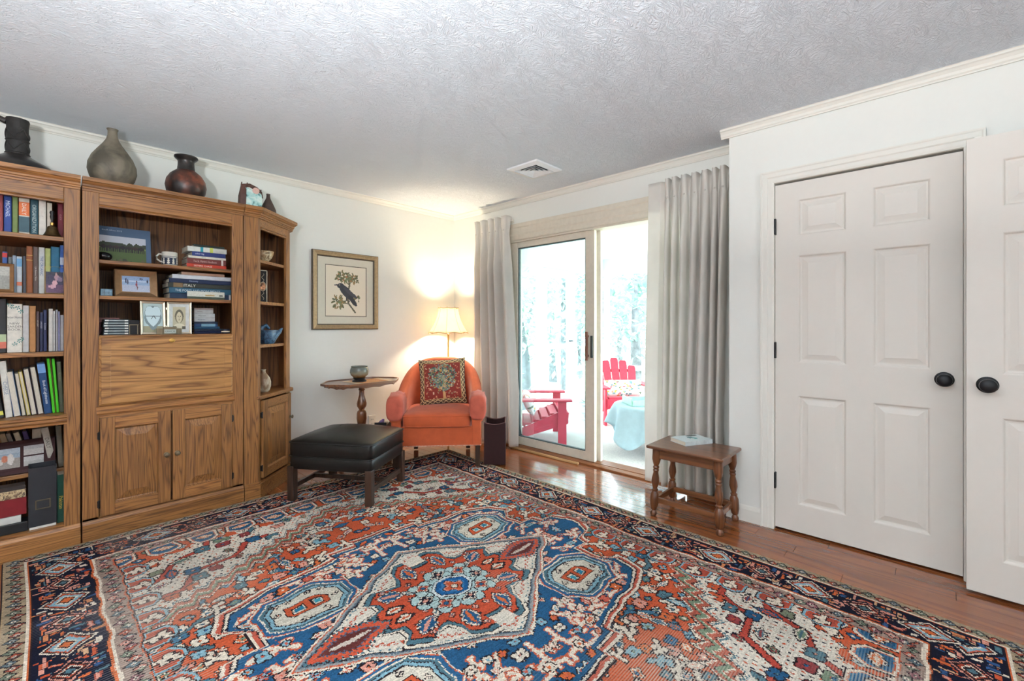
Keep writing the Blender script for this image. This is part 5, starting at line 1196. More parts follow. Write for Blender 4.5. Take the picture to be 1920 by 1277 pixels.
# lower compartment
g = 'books in the bottom compartment of the left bookcase'
yb_ = 3.66; ZL = .402
for k, (lb, b0, b1, ptp, col, ln) in enumerate((('tan leaning book at the back of the bottom compartment', 0, 12, 812, (150, 126, 96), -.25), ('grey brown leaning book at the back, second', 13, 22, 810, (112, 98, 88), -.25), ('cream leaning book at the back, third', 27, 38, 806, (196, 182, 156), -.25), ('violet leaning book at the back, fourth', 40, 50, 806, (66, 44, 92), -.22), ('beige book at the back beside the maroon one', 60, 78, 806, (176, 164, 146), 0), ('maroon book at the back', 79, 87, 806, (92, 34, 44), 0))):
    book(lb, (Xp(b0, yb_) + Xp(b1, yb_)) / 2 + .05 * (ln < 0), yb_, ZL + .001, Xp(b1, yb_) - Xp(b0, yb_) - .001, .225, .15, col, lean=ln, group=g)
book('leaning white book lettered DAILY in the bottom compartment', Xp(101, 3.625), 3.625, ZL + .001, .028, .235, .16, (186, 178, 166), lean=-.16, title='DAILY', tcol=(90, 84, 80), tsize=.55, tpos=.62, tlen=.4, group=g)
book('grey brown book by the right stile in the bottom compartment', Xp(115, 3.625), 3.625, ZL + .001, .022, .235, .16, (104, 96, 82), lean=-.05, group=g)
book('dark green book lettered Pakistan beside the black file box', Xp(114.5, 3.500), 3.500, .1245, .030, .262, .17, (20, 62, 48), title='Pakistan', tcol=(196, 168, 70), tsize=.5, tpos=.42, tlen=.4, bands=(), group=g)
t = thing('file_box', 'black cardboard magazine file with an empty metal label holder', 'file box', (Xp(80, 3.52), 3.52, .1245))
fx0, fx1 = Xp(53, 3.485), Xp(106, 3.485)
BC = mat('black_board', (38, 38, 42), .55)
boxes('box_body', BC, t, (fx0, fx1, 3.485, 3.489, .136, .448), (fx0, fx0 + .003, 3.489, 3.58, .136, .452), (fx1 - .003, fx1, 3.489, 3.58, .136, .455), (fx0, fx1, 3.577, 3.58, .136, .455), (fx0, fx1, 3.489, 3.58, .136, .14))
boxes('label_holder', PEWTER, t, (fx0 + .025, fx1 - .022, 3.483, 3.485, .225, .230), (fx0 + .025, fx1 - .022, 3.483, 3.485, .270, .275), (fx0 + .025, fx0 + .030, 3.483, 3.485, .230, .270), (fx1 - .027, fx1 - .022, 3.483, 3.485, .230, .270), label='empty metal label holder')
tag(boxes('paper_stack', mat('white_paper', (214, 212, 206), .7), None, (fx0 + .004, fx1 - .002, 3.482, 3.59, .1245, .1355)), 'thin stack of white paper under the black file box', 'paper')
xa = -.36
xb2 = Xp(50, 3.50)
tag(boxes('storage_box', mat('red_box_card', (116, 24, 30), .5), None, (xa, xb2, 3.505, 3.58, .212, .302), bevel=.002), 'dark red flat box in the bottom compartment', 'box')
t = thing('patterned_box', 'beige and brown patterned box on top of the red box', 'box', (-.2, 3.53, .303))
boxes('lid', potmat('mottled_paper', (96, 70, 50), (206, 182, 140), .5, 60, (60, 44, 36)), t, (xa, xb2 - .002, 3.50, 3.58, .3025, .345), bevel=.003); boxes('box_body', mat('dark_box', (44, 36, 34), .6), t, (xa + .004, xb2 - .006, 3.503, 3.578, .345, .366))
tag(boxes('white_folder', mat('white_card', (200, 198, 192), .6), None, (xa, xb2 - .02, 3.496, 3.58, .176, .2115), bevel=.002), 'white labelled folder under the dark red box', 'folder')
tag(boxes('black_tray', mat('black_tray', (28, 28, 30), .45), None, (xa, xb2 + .005, 3.490, 3.58, .1245, .1755), bevel=.003), 'black paper tray at the bottom left of the bookcase', 'tray')

# ------------------------------------------------------------------ picture frames
def photo_frame(label, x, y, z, wd, ht, bw, m, img, back=12, rz=0, depth=.014, lip=None, mat_m=None, group=None, name='framed_photo', inset=0.0):
    t = thing(name, label, 'photo frame', (x, y, z), 0, group)
    M = Matrix.Translation((x, y, z)) @ Matrix.Rotation(math.radians(rz), 4, 'Z') @ Matrix.Rotation(math.radians(-back), 4, 'X')
    t.location = M.to_translation(); t.rotation_euler = M.to_euler(); PW[t.name] = M
    b = MB(); R = [(-wd / 2 + a, wd / 2 - a, a, ht - a, yv) for a, yv in ((0, depth), (0, 0), (bw * .12, -.003), (bw * .85, .003 if not lip else lip), (bw, .004 if not lip else lip))]
    b.loft([[(a, yv, c), (bb, yv, c), (bb, yv, d), (a, yv, d)] for a, bb, c, d, yv in R], cap=False); b.box(-wd / 2 + .001, wd / 2 - .001, depth - .003, depth, .001, ht - .001)
    b.build('frame', m, t, world=False)
    iy = .0045 if not lip else lip + .0005
    if mat_m: boxes('mount', mat_m, t, (-wd / 2 + bw, wd / 2 - bw, iy, iy + .001, bw, ht - bw), world=False); iy -= .0004
    if img is not None: picture('photo', t, Matrix.Translation((-wd / 2 + bw + inset, iy, bw + inset)), wd - 2 * bw - 2 * inset, ht - 2 * bw - 2 * inset, img)
    return t
def img_scene(nx, ny, bands, blobs, seed=1, noise=18):
    X, Y = uv(nx, ny); I = np.zeros((ny, nx, 3)); rg = np.random.default_rng(seed)
    for lim, c in bands: I[Y >= lim] = c
    for u, v, a, bb, c in blobs: I[((X - u) / a) ** 2 + ((Y - v) / bb) ** 2 < 1] = c
    return np.clip(I + (rg.random((ny, nx, 1)) - .5) * noise, 0, 255)
BROWNF = mat('brown_wood_frame', (126, 86, 48), .4); GOLDF = mat('gold_frame', (214, 188, 140), .3, .5); SILVF = mat('silver_gilt_frame', (226, 214, 192), .25, .6)
MAHO = mat('mahogany_frame', (54, 24, 24), .7)
yy = 3.500
photo_frame('brown wooden photo frame at the left edge of the second shelf', Xp(-5, yy), yy, S2 + .001, .115, Zp(15, 493, yy) - S2, .016, BROWNF, img_scene(16, 20, [(0, (150, 148, 140)), (.6, (178, 176, 168))], []), 9)
fw = Xp(122, yy) - Xp(83, yy)
photo_frame('gold rimmed picture of a pink reclining figure on the second shelf', Xp(103, yy), yy, S2 + .001, fw, .155, .006, GOLDF, img_scene(30, 24, [(0, (96, 66, 92)), (.35, (62, 54, 78)), (.7, (52, 50, 66))], [(.35, .25, .22, .07, (206, 158, 168)), (.5, .40, .16, .10, (214, 166, 172)), (.62, .62, .14, .12, (176, 140, 150)), (.58, .75, .06, .07, (190, 150, 140)), (.8, .55, .15, .1, (130, 110, 132))], 3), 14)
yy = 3.612
t = photo_frame('dark mahogany triple photo frame in the bottom compartment', -.12, yy, ZL + .001, .44, .178, .020, MAHO, None, 8, name='triple_photo_frame')
for u0, v0, w_, h_, im in ((-.04 + .0, .036, .125, .105, img_scene(30, 24, [(0, (150, 140, 132)), (.5, (150, 162, 178)), (.75, (176, 186, 196))], [(.3, .35, .2, .2, (206, 196, 190)), (.55, .5, .09, .16, (200, 120, 90)), (.72, .45, .10, .28, (214, 206, 200)), (.2, .75, .2, .2, (96, 116, 84))], 5)), (.098, .094, .076, .050, img_scene(14, 10, [(0, (190, 184, 180)), (.6, (170, 166, 166))], [], 6)), (.098, .036, .076, .050, img_scene(14, 10, [(0, (180, 176, 172)), (.5, (196, 192, 190))], [], 7))):
    picture('photo', t, Matrix.Translation((u0, .0040, v0)), w_, h_, im)
boxes('mount', MAHO, t, (-.20, .20, .0046, .006, .02, .158), world=False)
# brass bell
t = thing('hand_bell', 'dark brass hand bell with a black handle on the top shelf', 'bell', (Xp(98, 3.498), 3.498, S1)); bx_ = Xp(98, 3.498)
b = MB(); b.lathe([(.034, S1 + .001), (.036, S1 + .004), (.030, S1 + .014), (.025, S1 + .026), (.022, S1 + .040), (.018, S1 + .052), (.008, S1 + .058), (.006, S1 + .066), (.001, S1 + .066)], (bx_, 3.498), 28); b.build('bell_body', mat('old_brass', (82, 64, 38), .4, .7, .15, 60), t, smooth=True)
b = MB(); b.lathe([(.0085, S1 + .060), (.0085, S1 + .074), (.001, S1 + .075)], (bx_, 3.498), 16); b.build('ferrule', BRASS, t, smooth=True)
b = MB(); b.lathe([(.006, S1 + .072), (.005, S1 + .085), (.010, S1 + .105), (.008, S1 + .118), (.011, S1 + .128), (.008, S1 + .138), (.001, S1 + .140)], (bx_, 3.498), 16); b.build('handle', mat('ebony', (26, 22, 22), .3), t, smooth=True)

# ------------------------------------------------------------------ contents of the secretary
T1, T2, T3 = 1.584, 1.378, 1.151
def horses():
    nx, ny = 64, 44; X, Y = uv(nx, ny); I = np.zeros((ny, nx, 3)); I[:] = (78, 100, 128)
    p = (X > .06) & (X < .90) & (Y < .74); u = (X - .06) / .84; v = Y / .74
    I[p] = (86, 104, 56); I[p & (v > .55)] = (126, 146, 78); I[p & (v > .62)] = (204, 208, 220); rg = random.Random(6)
    for k in range(60): I[p & (((u - rg.random()) / .05) ** 2 + ((v - rg.uniform(.62, .74)) / .05) ** 2 < 1)] = (58, 66, 50)
    for k in range(7):
        c = .12 + k * .13; I[p & (((u - c) / .075) ** 2 + ((v - .60) / .065) ** 2 < 1)] = rg.choice(((40, 36, 40), (52, 42, 40), (66, 46, 40)))
        for d in (-.05, -.02, .03, .055): I[p & (np.abs(u - c - d) < .010) & (v > .44) & (v < .60)] = (40, 36, 38)
    for k in range(26): I[p & (((u - rg.uniform(.25, 1)) / .03) ** 2 + ((v - rg.uniform(0, .14)) / .06) ** 2 < 1)] = rg.choice(((70, 76, 56), (104, 96, 70), (92, 108, 60)))
    return I
yy = 3.640
cw = Xp(286, yy) - Xp(178, yy); chh = .232
t = thing('photo_calendar', 'blue bordered calendar picture of dark horses leaning on the top shelf', 'calendar', (Xp(232, yy), yy, T1), 0)
Mc = Matrix.Translation((Xp(232, yy), yy, T1 + .001)) @ Matrix.Rotation(math.radians(-12), 4, 'X'); t.location = Mc.to_translation(); t.rotation_euler = Mc.to_euler(); PW[t.name] = Mc
boxes('backing', mat('blue_card', (78, 100, 128), .6), t, (-cw / 2, cw / 2, .0006, .004, 0, chh), world=False)
picture('printed_sheet', t, Matrix.Translation((-cw / 2, 0, 0)), cw, chh, horses())
writing('caption', 'South Africa 2012', .009, bookmat((196, 206, 222)), t, basis((-cw / 2 + .085, -.0006, chh - .022), (1, 0, 0), (0, 0, 1)), .11)
vase('black_pot', 'small glossy black pot at the left of the calendar picture', Xp(194, 3.53), 3.53, T1, [(.001, 0), (.022, 0), (.036, .012), (.040, .026), (.034, .040), (.018, .048), (.014, .046), (.001, .044)], mat('black_gloss', (24, 22, 24), .12), 28, cat='pot')
mx_, my_ = Xp(318, 3.54), 3.54
t = thing('mug', 'white and navy patterned mug on the top shelf', 'mug', (mx_, my_, T1))
MW = mat('mug_white', (206, 200, 188), .35); MN = mat('mug_navy', (30, 38, 62), .35)
b = MB(); b.lathe([(.001, T1 + .0005), (.038, T1 + .0005), (.040, T1 + .004), (.040, T1 + .082), (.0385, T1 + .085), (.0365, T1 + .082), (.0365, T1 + .01), (.001, T1 + .008)], (mx_, my_), 36); b.build('mug_body', MW, t, smooth=True)
b = MB(); b.lathe([(.0396, T1 + .006), (.0406, T1 + .007), (.0406, T1 + .048), (.0396, T1 + .049)], (mx_, my_), 36); b.lathe([(.0396, T1 + .054), (.0405, T1 + .0545), (.0405, T1 + .0575), (.0396, T1 + .058)], (mx_, my_), 36); b.build('navy_band', MN, t, smooth=True)
b = MB()
for k in range(10):
    a = k * 2 * PI / 10
    for dz, r in ((.016, .0075), (.029, .0065), (.040, .005)): b.M = Matrix.Translation((mx_, my_, T1 + dz)) @ Matrix.Rotation(a, 4, 'Z') @ Matrix.Translation((.0404, 0, 0)) @ Matrix.Rotation(PI / 2, 4, 'Y'); b.lathe([(.001, 0), (r, 0), (r, .0008), (.001, .001)], n=10)
b.build('printed_figures', MW, t)
b = MB(); b.tube([(mx_ - .036, my_ - .012, T1 + .066), (mx_ - .056, my_ - .017, T1 + .068), (mx_ - .069, my_ - .021, T1 + .052), (mx_ - .066, my_ - .020, T1 + .034), (mx_ - .052, my_ - .016, T1 + .022), (mx_ - .037, my_ - .012, T1 + .018)], .0052, 8); b.build('handle', MW, t, smooth=True)
def stack(items, z, y, group):
    for lb, p0, p1, th, col, kw in items:
        kw = dict(kw); yv = y + kw.pop('dy', 0); x0_, x1_ = Xp(p0, yv), Xp(p1, yv)
        book(lb, x0_, yv, z + .0003, th, x1_ - x0_, kw.pop('d', .17), col, flat=True, rz=kw.pop('rz', 0), group=group, **kw); z += th + .0004
stack([('red paperback lettered SISTERS CHASE at the bottom of the top-shelf stack', 350, 424.5, .024, (196, 62, 42), dict(title='SISTERS CHASE', tcol=(240, 220, 204), tsize=.45, tpos=.4, tlen=.62)),
       ("brown red St. Martin's Handbook in the top-shelf stack", 351, 424, .036, (112, 52, 48), dict(title="The St. Martin's Handbook", tcol=(206, 178, 170), tsize=.36, tpos=.45, tlen=.6, bands=((.87, .92, (226, 214, 204)),))),
       ('slim white paperback in the middle of the top-shelf stack', 353, 423.5, .015, (222, 216, 202), dict(title='PRIDE', tcol=(120, 110, 104), tsize=.4, tpos=.4, tlen=.2)),
       ('navy paperback in the top-shelf stack', 360, 423, .028, (42, 54, 112), dict(title='other big', tcol=(220, 222, 236), tsize=.45, tpos=.22, tlen=.3)),
       ('white book with teal and lime dots on its spine', 351.5, 425, .032, (206, 208, 200), dict(bands=((.32, .39, (40, 140, 156)), (.56, .64, (196, 204, 96))))),
       ('thin dark booklet on top of the top-shelf stack', 363, 421, .016, (40, 48, 42), dict(dy=.01))], T1, 3.515, 'stacked books on the top shelf')
stack([('wide dark blue book at the bottom of the second-shelf stack', 318, 433.5, .034, (26, 44, 70), dict(d=.2, bands=((.96, .99, (206, 206, 206)),))),
       ('teal blue book lettered THE PORTLAND MONUMENTS', 317, 433.5, .036, (40, 82, 104), dict(d=.2, title='THE PORTLAND MONUMENTS', tcol=(196, 210, 216), tsize=.42, tpos=.45, tlen=.72)),
       ('dark olive book lettered ITALY in the second-shelf stack', 315, 432, .029, (46, 48, 42), dict(d=.2, title='ITALY', tcol=(214, 212, 200), tsize=.6, tpos=.33, tlen=.3, bands=((.08, .22, (120, 96, 66)),))),
       ('navy book under the white one in the second-shelf stack', 317, 433, .027, (20, 34, 66), dict(d=.2, title='Discovery', tcol=(170, 186, 210), tsize=.4, tpos=.38, tlen=.4)),
       ('large white flat book in the second-shelf stack', 323, 434, .026, (206, 208, 214), dict(d=.2)),
       ('pinkish brown booklet on top of the second-shelf stack', 340, 421, .018, (168, 132, 112), dict(d=.15))], T2, 3.515, 'stacked books on the second shelf')
t = thing('panorama_card', 'long narrow white and green card leaning on the stacked books', 'card', (Xp(386, 3.495), 3.495, T2))
pxw = Xp(421, 3.495) - Xp(351, 3.495)
boxes('card_back', mat('card_back', (70, 80, 62), .7), t, (Xp(351, 3.495), Xp(421, 3.495), 3.4965, 3.500, T2 + .0005, T2 + .050))
picture('card_print', t, Matrix.Translation((Xp(351, 3.495), 3.496, T2 + .001)), pxw, .048, img_scene(40, 10, [(0, (62, 72, 58)), (.35, (206, 204, 192))], [(.6, .5, .14, .14, (176, 152, 104)), (.9, .5, .05, .12, (80, 84, 76))], 8), world=True)
beach = img_scene(44, 30, [(0, (176, 184, 204)), (.45, (150, 172, 204)), (.62, (186, 200, 220)), (.72, (140, 164, 200))], [(.14, .70, .03, .16, (54, 60, 84)), (.20, .62, .02, .18, (60, 66, 90)), (.52, .46, .035, .13, (150, 70, 80)), (.52, .66, .028, .06, (110, 60, 64)), (.54, .28, .018, .14, (120, 84, 90)), (.72, .84, .02, .07, (60, 66, 90)), (.66, .86, .02, .06, (60, 66, 90)), (.92, .70, .03, .12, (50, 56, 80))], 9)
yy = 3.52
photo_frame('bronze photo frame with wide sloping sides and a beach picture', Xp(257, yy), yy, T2 + .001, Xp(300, yy) - Xp(216, yy) - .008, Zp(256, 505, yy) - T2 + .004, .036, mat('bronze_frame', (150, 118, 86), .28, .55), beach, 16, 0, .020, .012)
t = thing('glass_block', 'small blue glass block box on the second shelf', 'box', (Xp(199, 3.50), 3.50, T2))
boxes('block', mat('blue_glass_box', (96, 128, 148), .15, 0, .2, 60), t, (Xp(188, 3.5), Xp(211, 3.5), 3.5, 3.54, T2 + .0005, T2 + .040), bevel=.003)
b = MB()
for k in (.3, .6): b.box(Xp(188, 3.5) + .077 * k * .8, Xp(188, 3.5) + .077 * k * .8 + .0015, 3.4985, 3.50, T2 + .004, T2 + .036)
b.box(Xp(189, 3.5), Xp(210, 3.5), 3.4985, 3.50, T2 + .019, T2 + .0205); b.build('lead_lines', mat('lead', (60, 76, 88), .5), t)
# bottom shelf
stack([('burgundy book under the pink box on the bottom shelf', 184, 227, .075, (92, 30, 46), dict(dy=.09)), ('pinkish flat box on the burgundy book', 184, 224, .026, (150, 100, 92), dict(dy=.09))], T3, 3.53, 'stacked books on the bottom shelf')
for k in range(6):
    x0_, x1_ = Xp(193 + (k % 3) * 1.0, 3.50), Xp(242, 3.50)
    o = thing('disc_case', ('lowest', 'second', 'third', 'fourth', 'fifth', 'topmost')[k] + ' of six dark disc cases stacked on the bottom shelf' if k in (0, 5) else ('second', 'third', 'fourth', 'fifth')[k - 1] + ' from the bottom of six stacked dark disc cases', 'disc case', ((x0_ + x1_) / 2, 3.57, T3 + k * .0152), 0, 'disc cases on the bottom shelf')
    boxes('case', mat('disc_case_plastic', (38, 52, 60), .3), o, (x0_, x1_, 3.50, 3.63, T3 + k * .0152 + .0003, T3 + k * .0152 + .0148), bevel=.001)
    boxes('spine_label', bookmat(((150, 160, 160), (170, 178, 176))[k % 2]), o, (x0_ + .006, x1_ - .006, 3.4992, 3.50, T3 + k * .0152 + .005, T3 + k * .0152 + .0105))
    for xa_, xb_ in ((x0_ + .004, x0_ + .020), (x1_ - .020, x1_ - .004)): boxes('label_end', bookmat((226, 226, 220)), o, (xa_, xb_, 3.4986, 3.4994, T3 + k * .0152 + .004, T3 + k * .0152 + .0115)) #, x1_ - .004, 3.4986, 3.4994, T3 + k * .0152 + .004, T3 + k * .0152 + .0115))
t = thing('mini_easel', 'tiny black easel stand beside the disc cases', 'stand', (Xp(251, 3.51), 3.51, T3)); ex = Xp(251, 3.51)
boxes('black_block', mat('black_block', (26, 22, 24), .5), t, (ex - .026, ex + .026, 3.515, 3.57, T3 + .0005, T3 + .088)); boxes('easel_leg', PEWTER, t, (ex - .022, ex - .018, 3.509, 3.512, T3 + .001, T3 + .058)); boxes('easel_leg', PEWTER, t, (ex + .016, ex + .020, 3.509, 3.512, T3 + .001, T3 + .058)); boxes('easel_bar', PEWTER, t, (ex - .024, ex + .022, 3.509, 3.512, T3 + .056, T3 + .061))
# hinged double frame
yy = 3.490
t = thing('double_photo_frame', 'hinged silver double frame with a paper heart and a portrait', 'photo frame', (Xp(312, yy), yy, T3))
fh = Zp(312, 566, yy) - T3; gap = Xp(312, yy)
def leafM(sgn): return Matrix.Translation((gap, yy, T3 + .001)) @ Matrix.Rotation(math.radians(9 * sgn), 4, 'Z') @ Matrix.Rotation(math.radians(-4), 4, 'X')
wl = Xp(311, yy) - Xp(262.5, yy)
X, Y = uv(40, 52)
HI = np.zeros((52, 40, 3)); HI[:] = (176, 196, 196); HI[Y < .22] = (150, 146, 120)
hxv, hyv = (X - .5) * 2.9, (Y - .50) * 3.0; hrt = (hxv ** 2 + hyv ** 2 - 1) ** 3 - hxv ** 2 * hyv ** 3
HI[hrt < .25] = (120, 136, 140); HI[hrt < .0] = (198, 216, 220); HI[(hrt < 0) & (np.abs(Y - .56) < .012)] = (140, 156, 160)
HI[(np.abs(np.abs(X - .53) - (.58 - Y) * 1.0) < .022) & (Y < .58) & (Y > .47)] = (48, 52, 58)
PI_ = np.zeros((52, 40, 3)); PI_[:] = (176, 168, 140)
PI_[((X - .5) / .34) ** 2 + ((Y - .58) / .30) ** 2 < 1] = (86, 80, 62); PI_[((X - .5) / .30) ** 2 + ((Y - .50) / .22) ** 2 < 1] = (110, 102, 80); PI_[((X - .5) / .22) ** 2 + ((Y - .53) / .24) ** 2 < 1] = (196, 186, 156)
PI_[((X - .42) / .045) ** 2 + ((Y - .58) / .018) ** 2 < 1] = (60, 56, 46); PI_[((X - .59) / .045) ** 2 + ((Y - .58) / .018) ** 2 < 1] = (60, 56, 46); PI_[((X - .5) / .06) ** 2 + ((Y - .42) / .015) ** 2 < 1] = (104, 84, 68); PI_[(np.abs(X - .5) < .015) & (Y > .47) & (Y < .54)] = (160, 148, 120)
PI_[((X - .5) / .42) ** 2 + ((Y - .12) / .14) ** 2 < 1] = (206, 198, 172); PI_[(Y < .14) & (np.abs(X - .5) > .22)] = (80, 76, 62)
for sgn, im, nm in ((1, HI, 'heart_leaf'), (-1, PI_, 'portrait_leaf')):
    Mx = leafM(-sgn if False else sgn); x0_, x1_ = (-wl - .002, -.002) if sgn == 1 else (.002, wl + .002)
    b = MB(); b.M = Mx; R = [(x0_ + a, x1_ - a, a, fh - a, yv) for a, yv in ((0, .012), (0, 0), (.003, -.002), (.010, .002), (.012, .004))]
    b.loft([[(a, yv, c), (bb, yv, c), (bb, yv, d), (a, yv, d)] for a, bb, c, d, yv in R], cap=False); b.box(x0_ + .001, x1_ - .001, .009, .012, .001, fh - .001); o = b.build(nm, SILVF, t)
    ins = .014 if sgn == 1 else .030
    picture('photo', o, Mx @ Matrix.Translation((x0_ + ins, .0040, ins)), wl - 2 * ins, fh - 2 * ins, im)
    if sgn == -1: b = MB(); b.M = Mx; b.box(x0_ + .012, x1_ - .012, .0044, .006, .012, fh - .012); b.build('mount', bookmat((196, 200, 198)), o)
b = MB()
for z in (.04, fh - .05): b.tube([(gap, yy + .004, T3 + z), (gap, yy + .004, T3 + z + .014)], .003, 6)
b.build('hinge', SILVF, t)
t = thing('name_block_sign', 'small pewter block sign in front of the double frame', 'sign', (Xp(317, 3.470), 3.470, T3)); sx0, sx1 = Xp(294, 3.470), Xp(341, 3.470)
boxes('sign_body', PEWTER, t, (sx0, sx0 + .030, 3.472, 3.482, T3 + .0005, T3 + .036), (sx0 + .032, sx1 - .026, 3.470, 3.482, T3 + .0005, T3 + .046), (sx1 - .024, sx1, 3.472, 3.482, T3 + .0005, T3 + .036), bevel=.001)
boxes('name_plate', bookmat((178, 184, 176)), t, (sx0 + .037, sx1 - .031, 3.469, 3.470, T3 + .006, T3 + .030)); writing('name_lettering', 'GRACIE', .012, bookmat((70, 72, 70)), t, basis(((sx0 + sx1) / 2 + .003, 3.4688, T3 + .018), (1, 0, 0), (0, 0, 1)), .05, world=True)
stack([('dark navy magazine at the bottom of the right-hand stack', 364, 418, .016, (16, 26, 60), dict()), ('blue and white magazine, second in the right-hand stack', 364, 416, .014, (30, 40, 60), dict()), ('teal magazine, third in the right-hand stack', 364, 412, .016, (24, 66, 96), dict()), ('bright blue magazine, fourth in the right-hand stack', 364, 408, .018, (26, 60, 104), dict(bands=((.3, .9, (120, 160, 180)),))), ('dark spined paperback in the right-hand stack', 364, 408, .014, (34, 46, 66), dict()),
       ('white booklet with a dark title, lowest of three', 364, 403, .026, (186, 190, 190), dict(title='Mountain', tcol=(60, 64, 90), tsize=.3, tpos=.35, tlen=.5)), ('white booklet with a dark title, middle of three', 364, 403, .026, (190, 194, 192), dict(title='Mountain', tcol=(60, 64, 70), tsize=.3, tpos=.38, tlen=.5)), ('white booklet with a dark title, top of three', 364, 400, .026, (184, 186, 184), dict(title='Running', tcol=(110, 50, 60), tsize=.3, tpos=.3, tlen=.5)), ('thin pale pink booklet on top of the right-hand stack', 364, 400, .010, (170, 150, 144), dict())], T3, 3.545, 'magazines on the bottom shelf')
t = thing('car_key', 'small dark tin with a pale band at the right end of the bottom shelf', 'tin', (Xp(423, 3.50), 3.50, T3)); t.name = 'small_tin'; PW[t.name] = Matrix.Translation(t.location)
b = MB(); b.lathe([(.001, T3 + .0005), (.024, T3 + .0005), (.025, T3 + .004), (.025, T3 + .024), (.022, T3 + .030), (.001, T3 + .031)], (Xp(423, 3.5), 3.50), 24); b.build('tin_body', mat('navy_tin', (26, 28, 44), .3, .3), t, smooth=True)
b = MB(); b.lathe([(.0252, T3 + .009), (.0256, T3 + .010), (.0256, T3 + .016), (.0252, T3 + .017)], (Xp(423, 3.5), 3.50), 24); b.build('label_band', bookmat((226, 206, 176)), t, smooth=True)
# ------------------------------------------------------------------ contents of the end cabinet
ye = 3.66
vase('striped_bowl', 'small cream and brown striped bowl on the top shelf of the end cabinet', Xp(495, 3.62), 3.62, 1.6745, [(.001, 0), (.024, 0), (.026, .004), (.046, .022), (.060, .050), (.065, .078), (.062, .078), (.056, .050), (.040, .026), (.001, .014)], potmat('striped_glaze', (150, 118, 78), (206, 188, 156), .35, 26, (110, 84, 58)), cat='bowl')
t = thing('oval_picture_box', 'tall narrow black box with a silver framed oval portrait', 'box', (Xp(493, ye), ye, 1.3765)); x0_, x1_ = Xp(485, ye), Xp(500, ye); zb, ztp = 1.3768, 1.615
boxes('box_body', mat('black_satin', (26, 24, 26), .4), t, (x0_, x1_, ye, ye + .05, zb, ztp))
b = MB(); b.box(x0_ - .003, x0_ + .002, ye - .004, ye + .002, zb, ztp); b.box(x1_ - .002, x1_ + .003, ye - .004, ye + .002, zb, ztp); b.box(x0_, x1_, ye - .004, ye + .002, ztp - .003, ztp + .003)
cxm, czm = (x0_ + x1_) / 2, (zb + ztp) / 2; rw = (x1_ - x0_) * .40
b.tube([(cxm + rw * math.cos(a), ye - .002, czm + rw * 1.5 * math.sin(a)) for a in [2 * PI * k / 28 for k in range(29)]], .003, 6)
for s in (-1, 1): b.tube([(cxm + .008 * math.sin(k * .9), ye - .002, czm + s * (rw * 1.5 + .004 + k * .006)) for k in range(11)], .0022, 5)
b.build('silver_scrollwork', SILVF, t, smooth=True)
b = MB(); b.M = Matrix.Translation((cxm, ye - .0012, czm)) @ Matrix.Rotation(PI / 2, 4, 'X'); b.lathe([(.001, 0), (rw, 0), (rw, .001), (.001, .0012)], n=28, sy=1.5); b.build('oval_face', mat('portrait_oval', (186, 130, 96), .5, 0, .5, 60), t)
t = thing('blue_fish_vase', 'blue scaled ceramic vase shaped like a curling fish', 'vase', (Xp(503, ye), ye, 1.0675)); fx = Xp(501, ye)
FB = potmat('blue_scale_glaze', (44, 66, 92), (70, 108, 138), .3, 40, (36, 52, 74))
b = MB(); b.lathe([(.001, 1.0677), (.042, 1.0677), (.052, 1.078), (.060, 1.105), (.064, 1.140), (.066, 1.170), (.058, 1.168), (.054, 1.14), (.001, 1.12)], (fx, ye), 32, fn=lambda a, z: 1 + (.18 * math.cos(3 * a + 1)) * max(0, (z - 1.12)) * 12); b.build('body', FB, t, smooth=True)
b = MB(); b.tube([(fx + .020, ye - .02, 1.10), (fx + .050, ye - .022, 1.135), (fx + .080, ye - .026, 1.160), (fx + .098, ye - .028, 1.185)], [.034, .026, .016, .004], 12); b.build('tail', FB, t, smooth=True)
b = MB(); b.tube([(fx - .045, ye - .01, 1.150), (fx - .04, ye - .01, 1.19), (fx - .012, ye - .01, 1.205), (fx + .012, ye - .012, 1.18)], [.014, .016, .016, .008], 10); b.build('crest', FB, t, smooth=True)
vase('pebble_bottle', 'small cream and brown pebble-shaped bottle on the end cabinet counter', Xp(494, 3.62), 3.62, .7125, [(.001, 0), (.030, 0), (.042, .014), (.050, .045), (.050, .075), (.042, .105), (.024, .130), (.015, .145), (.013, .158), (.018, .168), (.013, .168), (.001, .16)], potmat('cream_pebble_glaze', (128, 100, 74), (196, 182, 160), .45, 11), cat='bottle')

# ------------------------------------------------------------------ paperback on the bench
pb = at(1296, 829, z=.4525)
o = thing('book', 'white paperback with a teal drawing lying on the walnut bench', 'book', (pb.x, pb.y, .4525), math.radians(62))
M3 = Matrix.Rotation(0, 4, 'Z'); b = MB(); b.box(-.072, .072, -.105, .105, .0, .002); b.box(-.072, .072, -.105, .105, .024, .026); b.box(-.072, -.070, -.105, .105, .002, .024); b.build('cover', bookmat((206, 214, 214)), o, world=False)
boxes('pages', PAGES, o, (-.070, .070, -.103, .103, .0021, .0239), world=False)
CI = img_scene(30, 40, [(0, (214, 226, 226))], [(.45, .45, .16, .12, (110, 176, 176)), (.6, .5, .10, .10, (70, 120, 124)), (.38, .52, .08, .06, (226, 236, 234)), (.85, .3, .12, .2, (86, 96, 88))], 13, 8)
picture('cover_print', o, Matrix(((1, 0, 0, -.072), (0, 0, 1, -.105), (0, 1, 0, .0263), (0, 0, 0, 1))), .144, .210, CI)
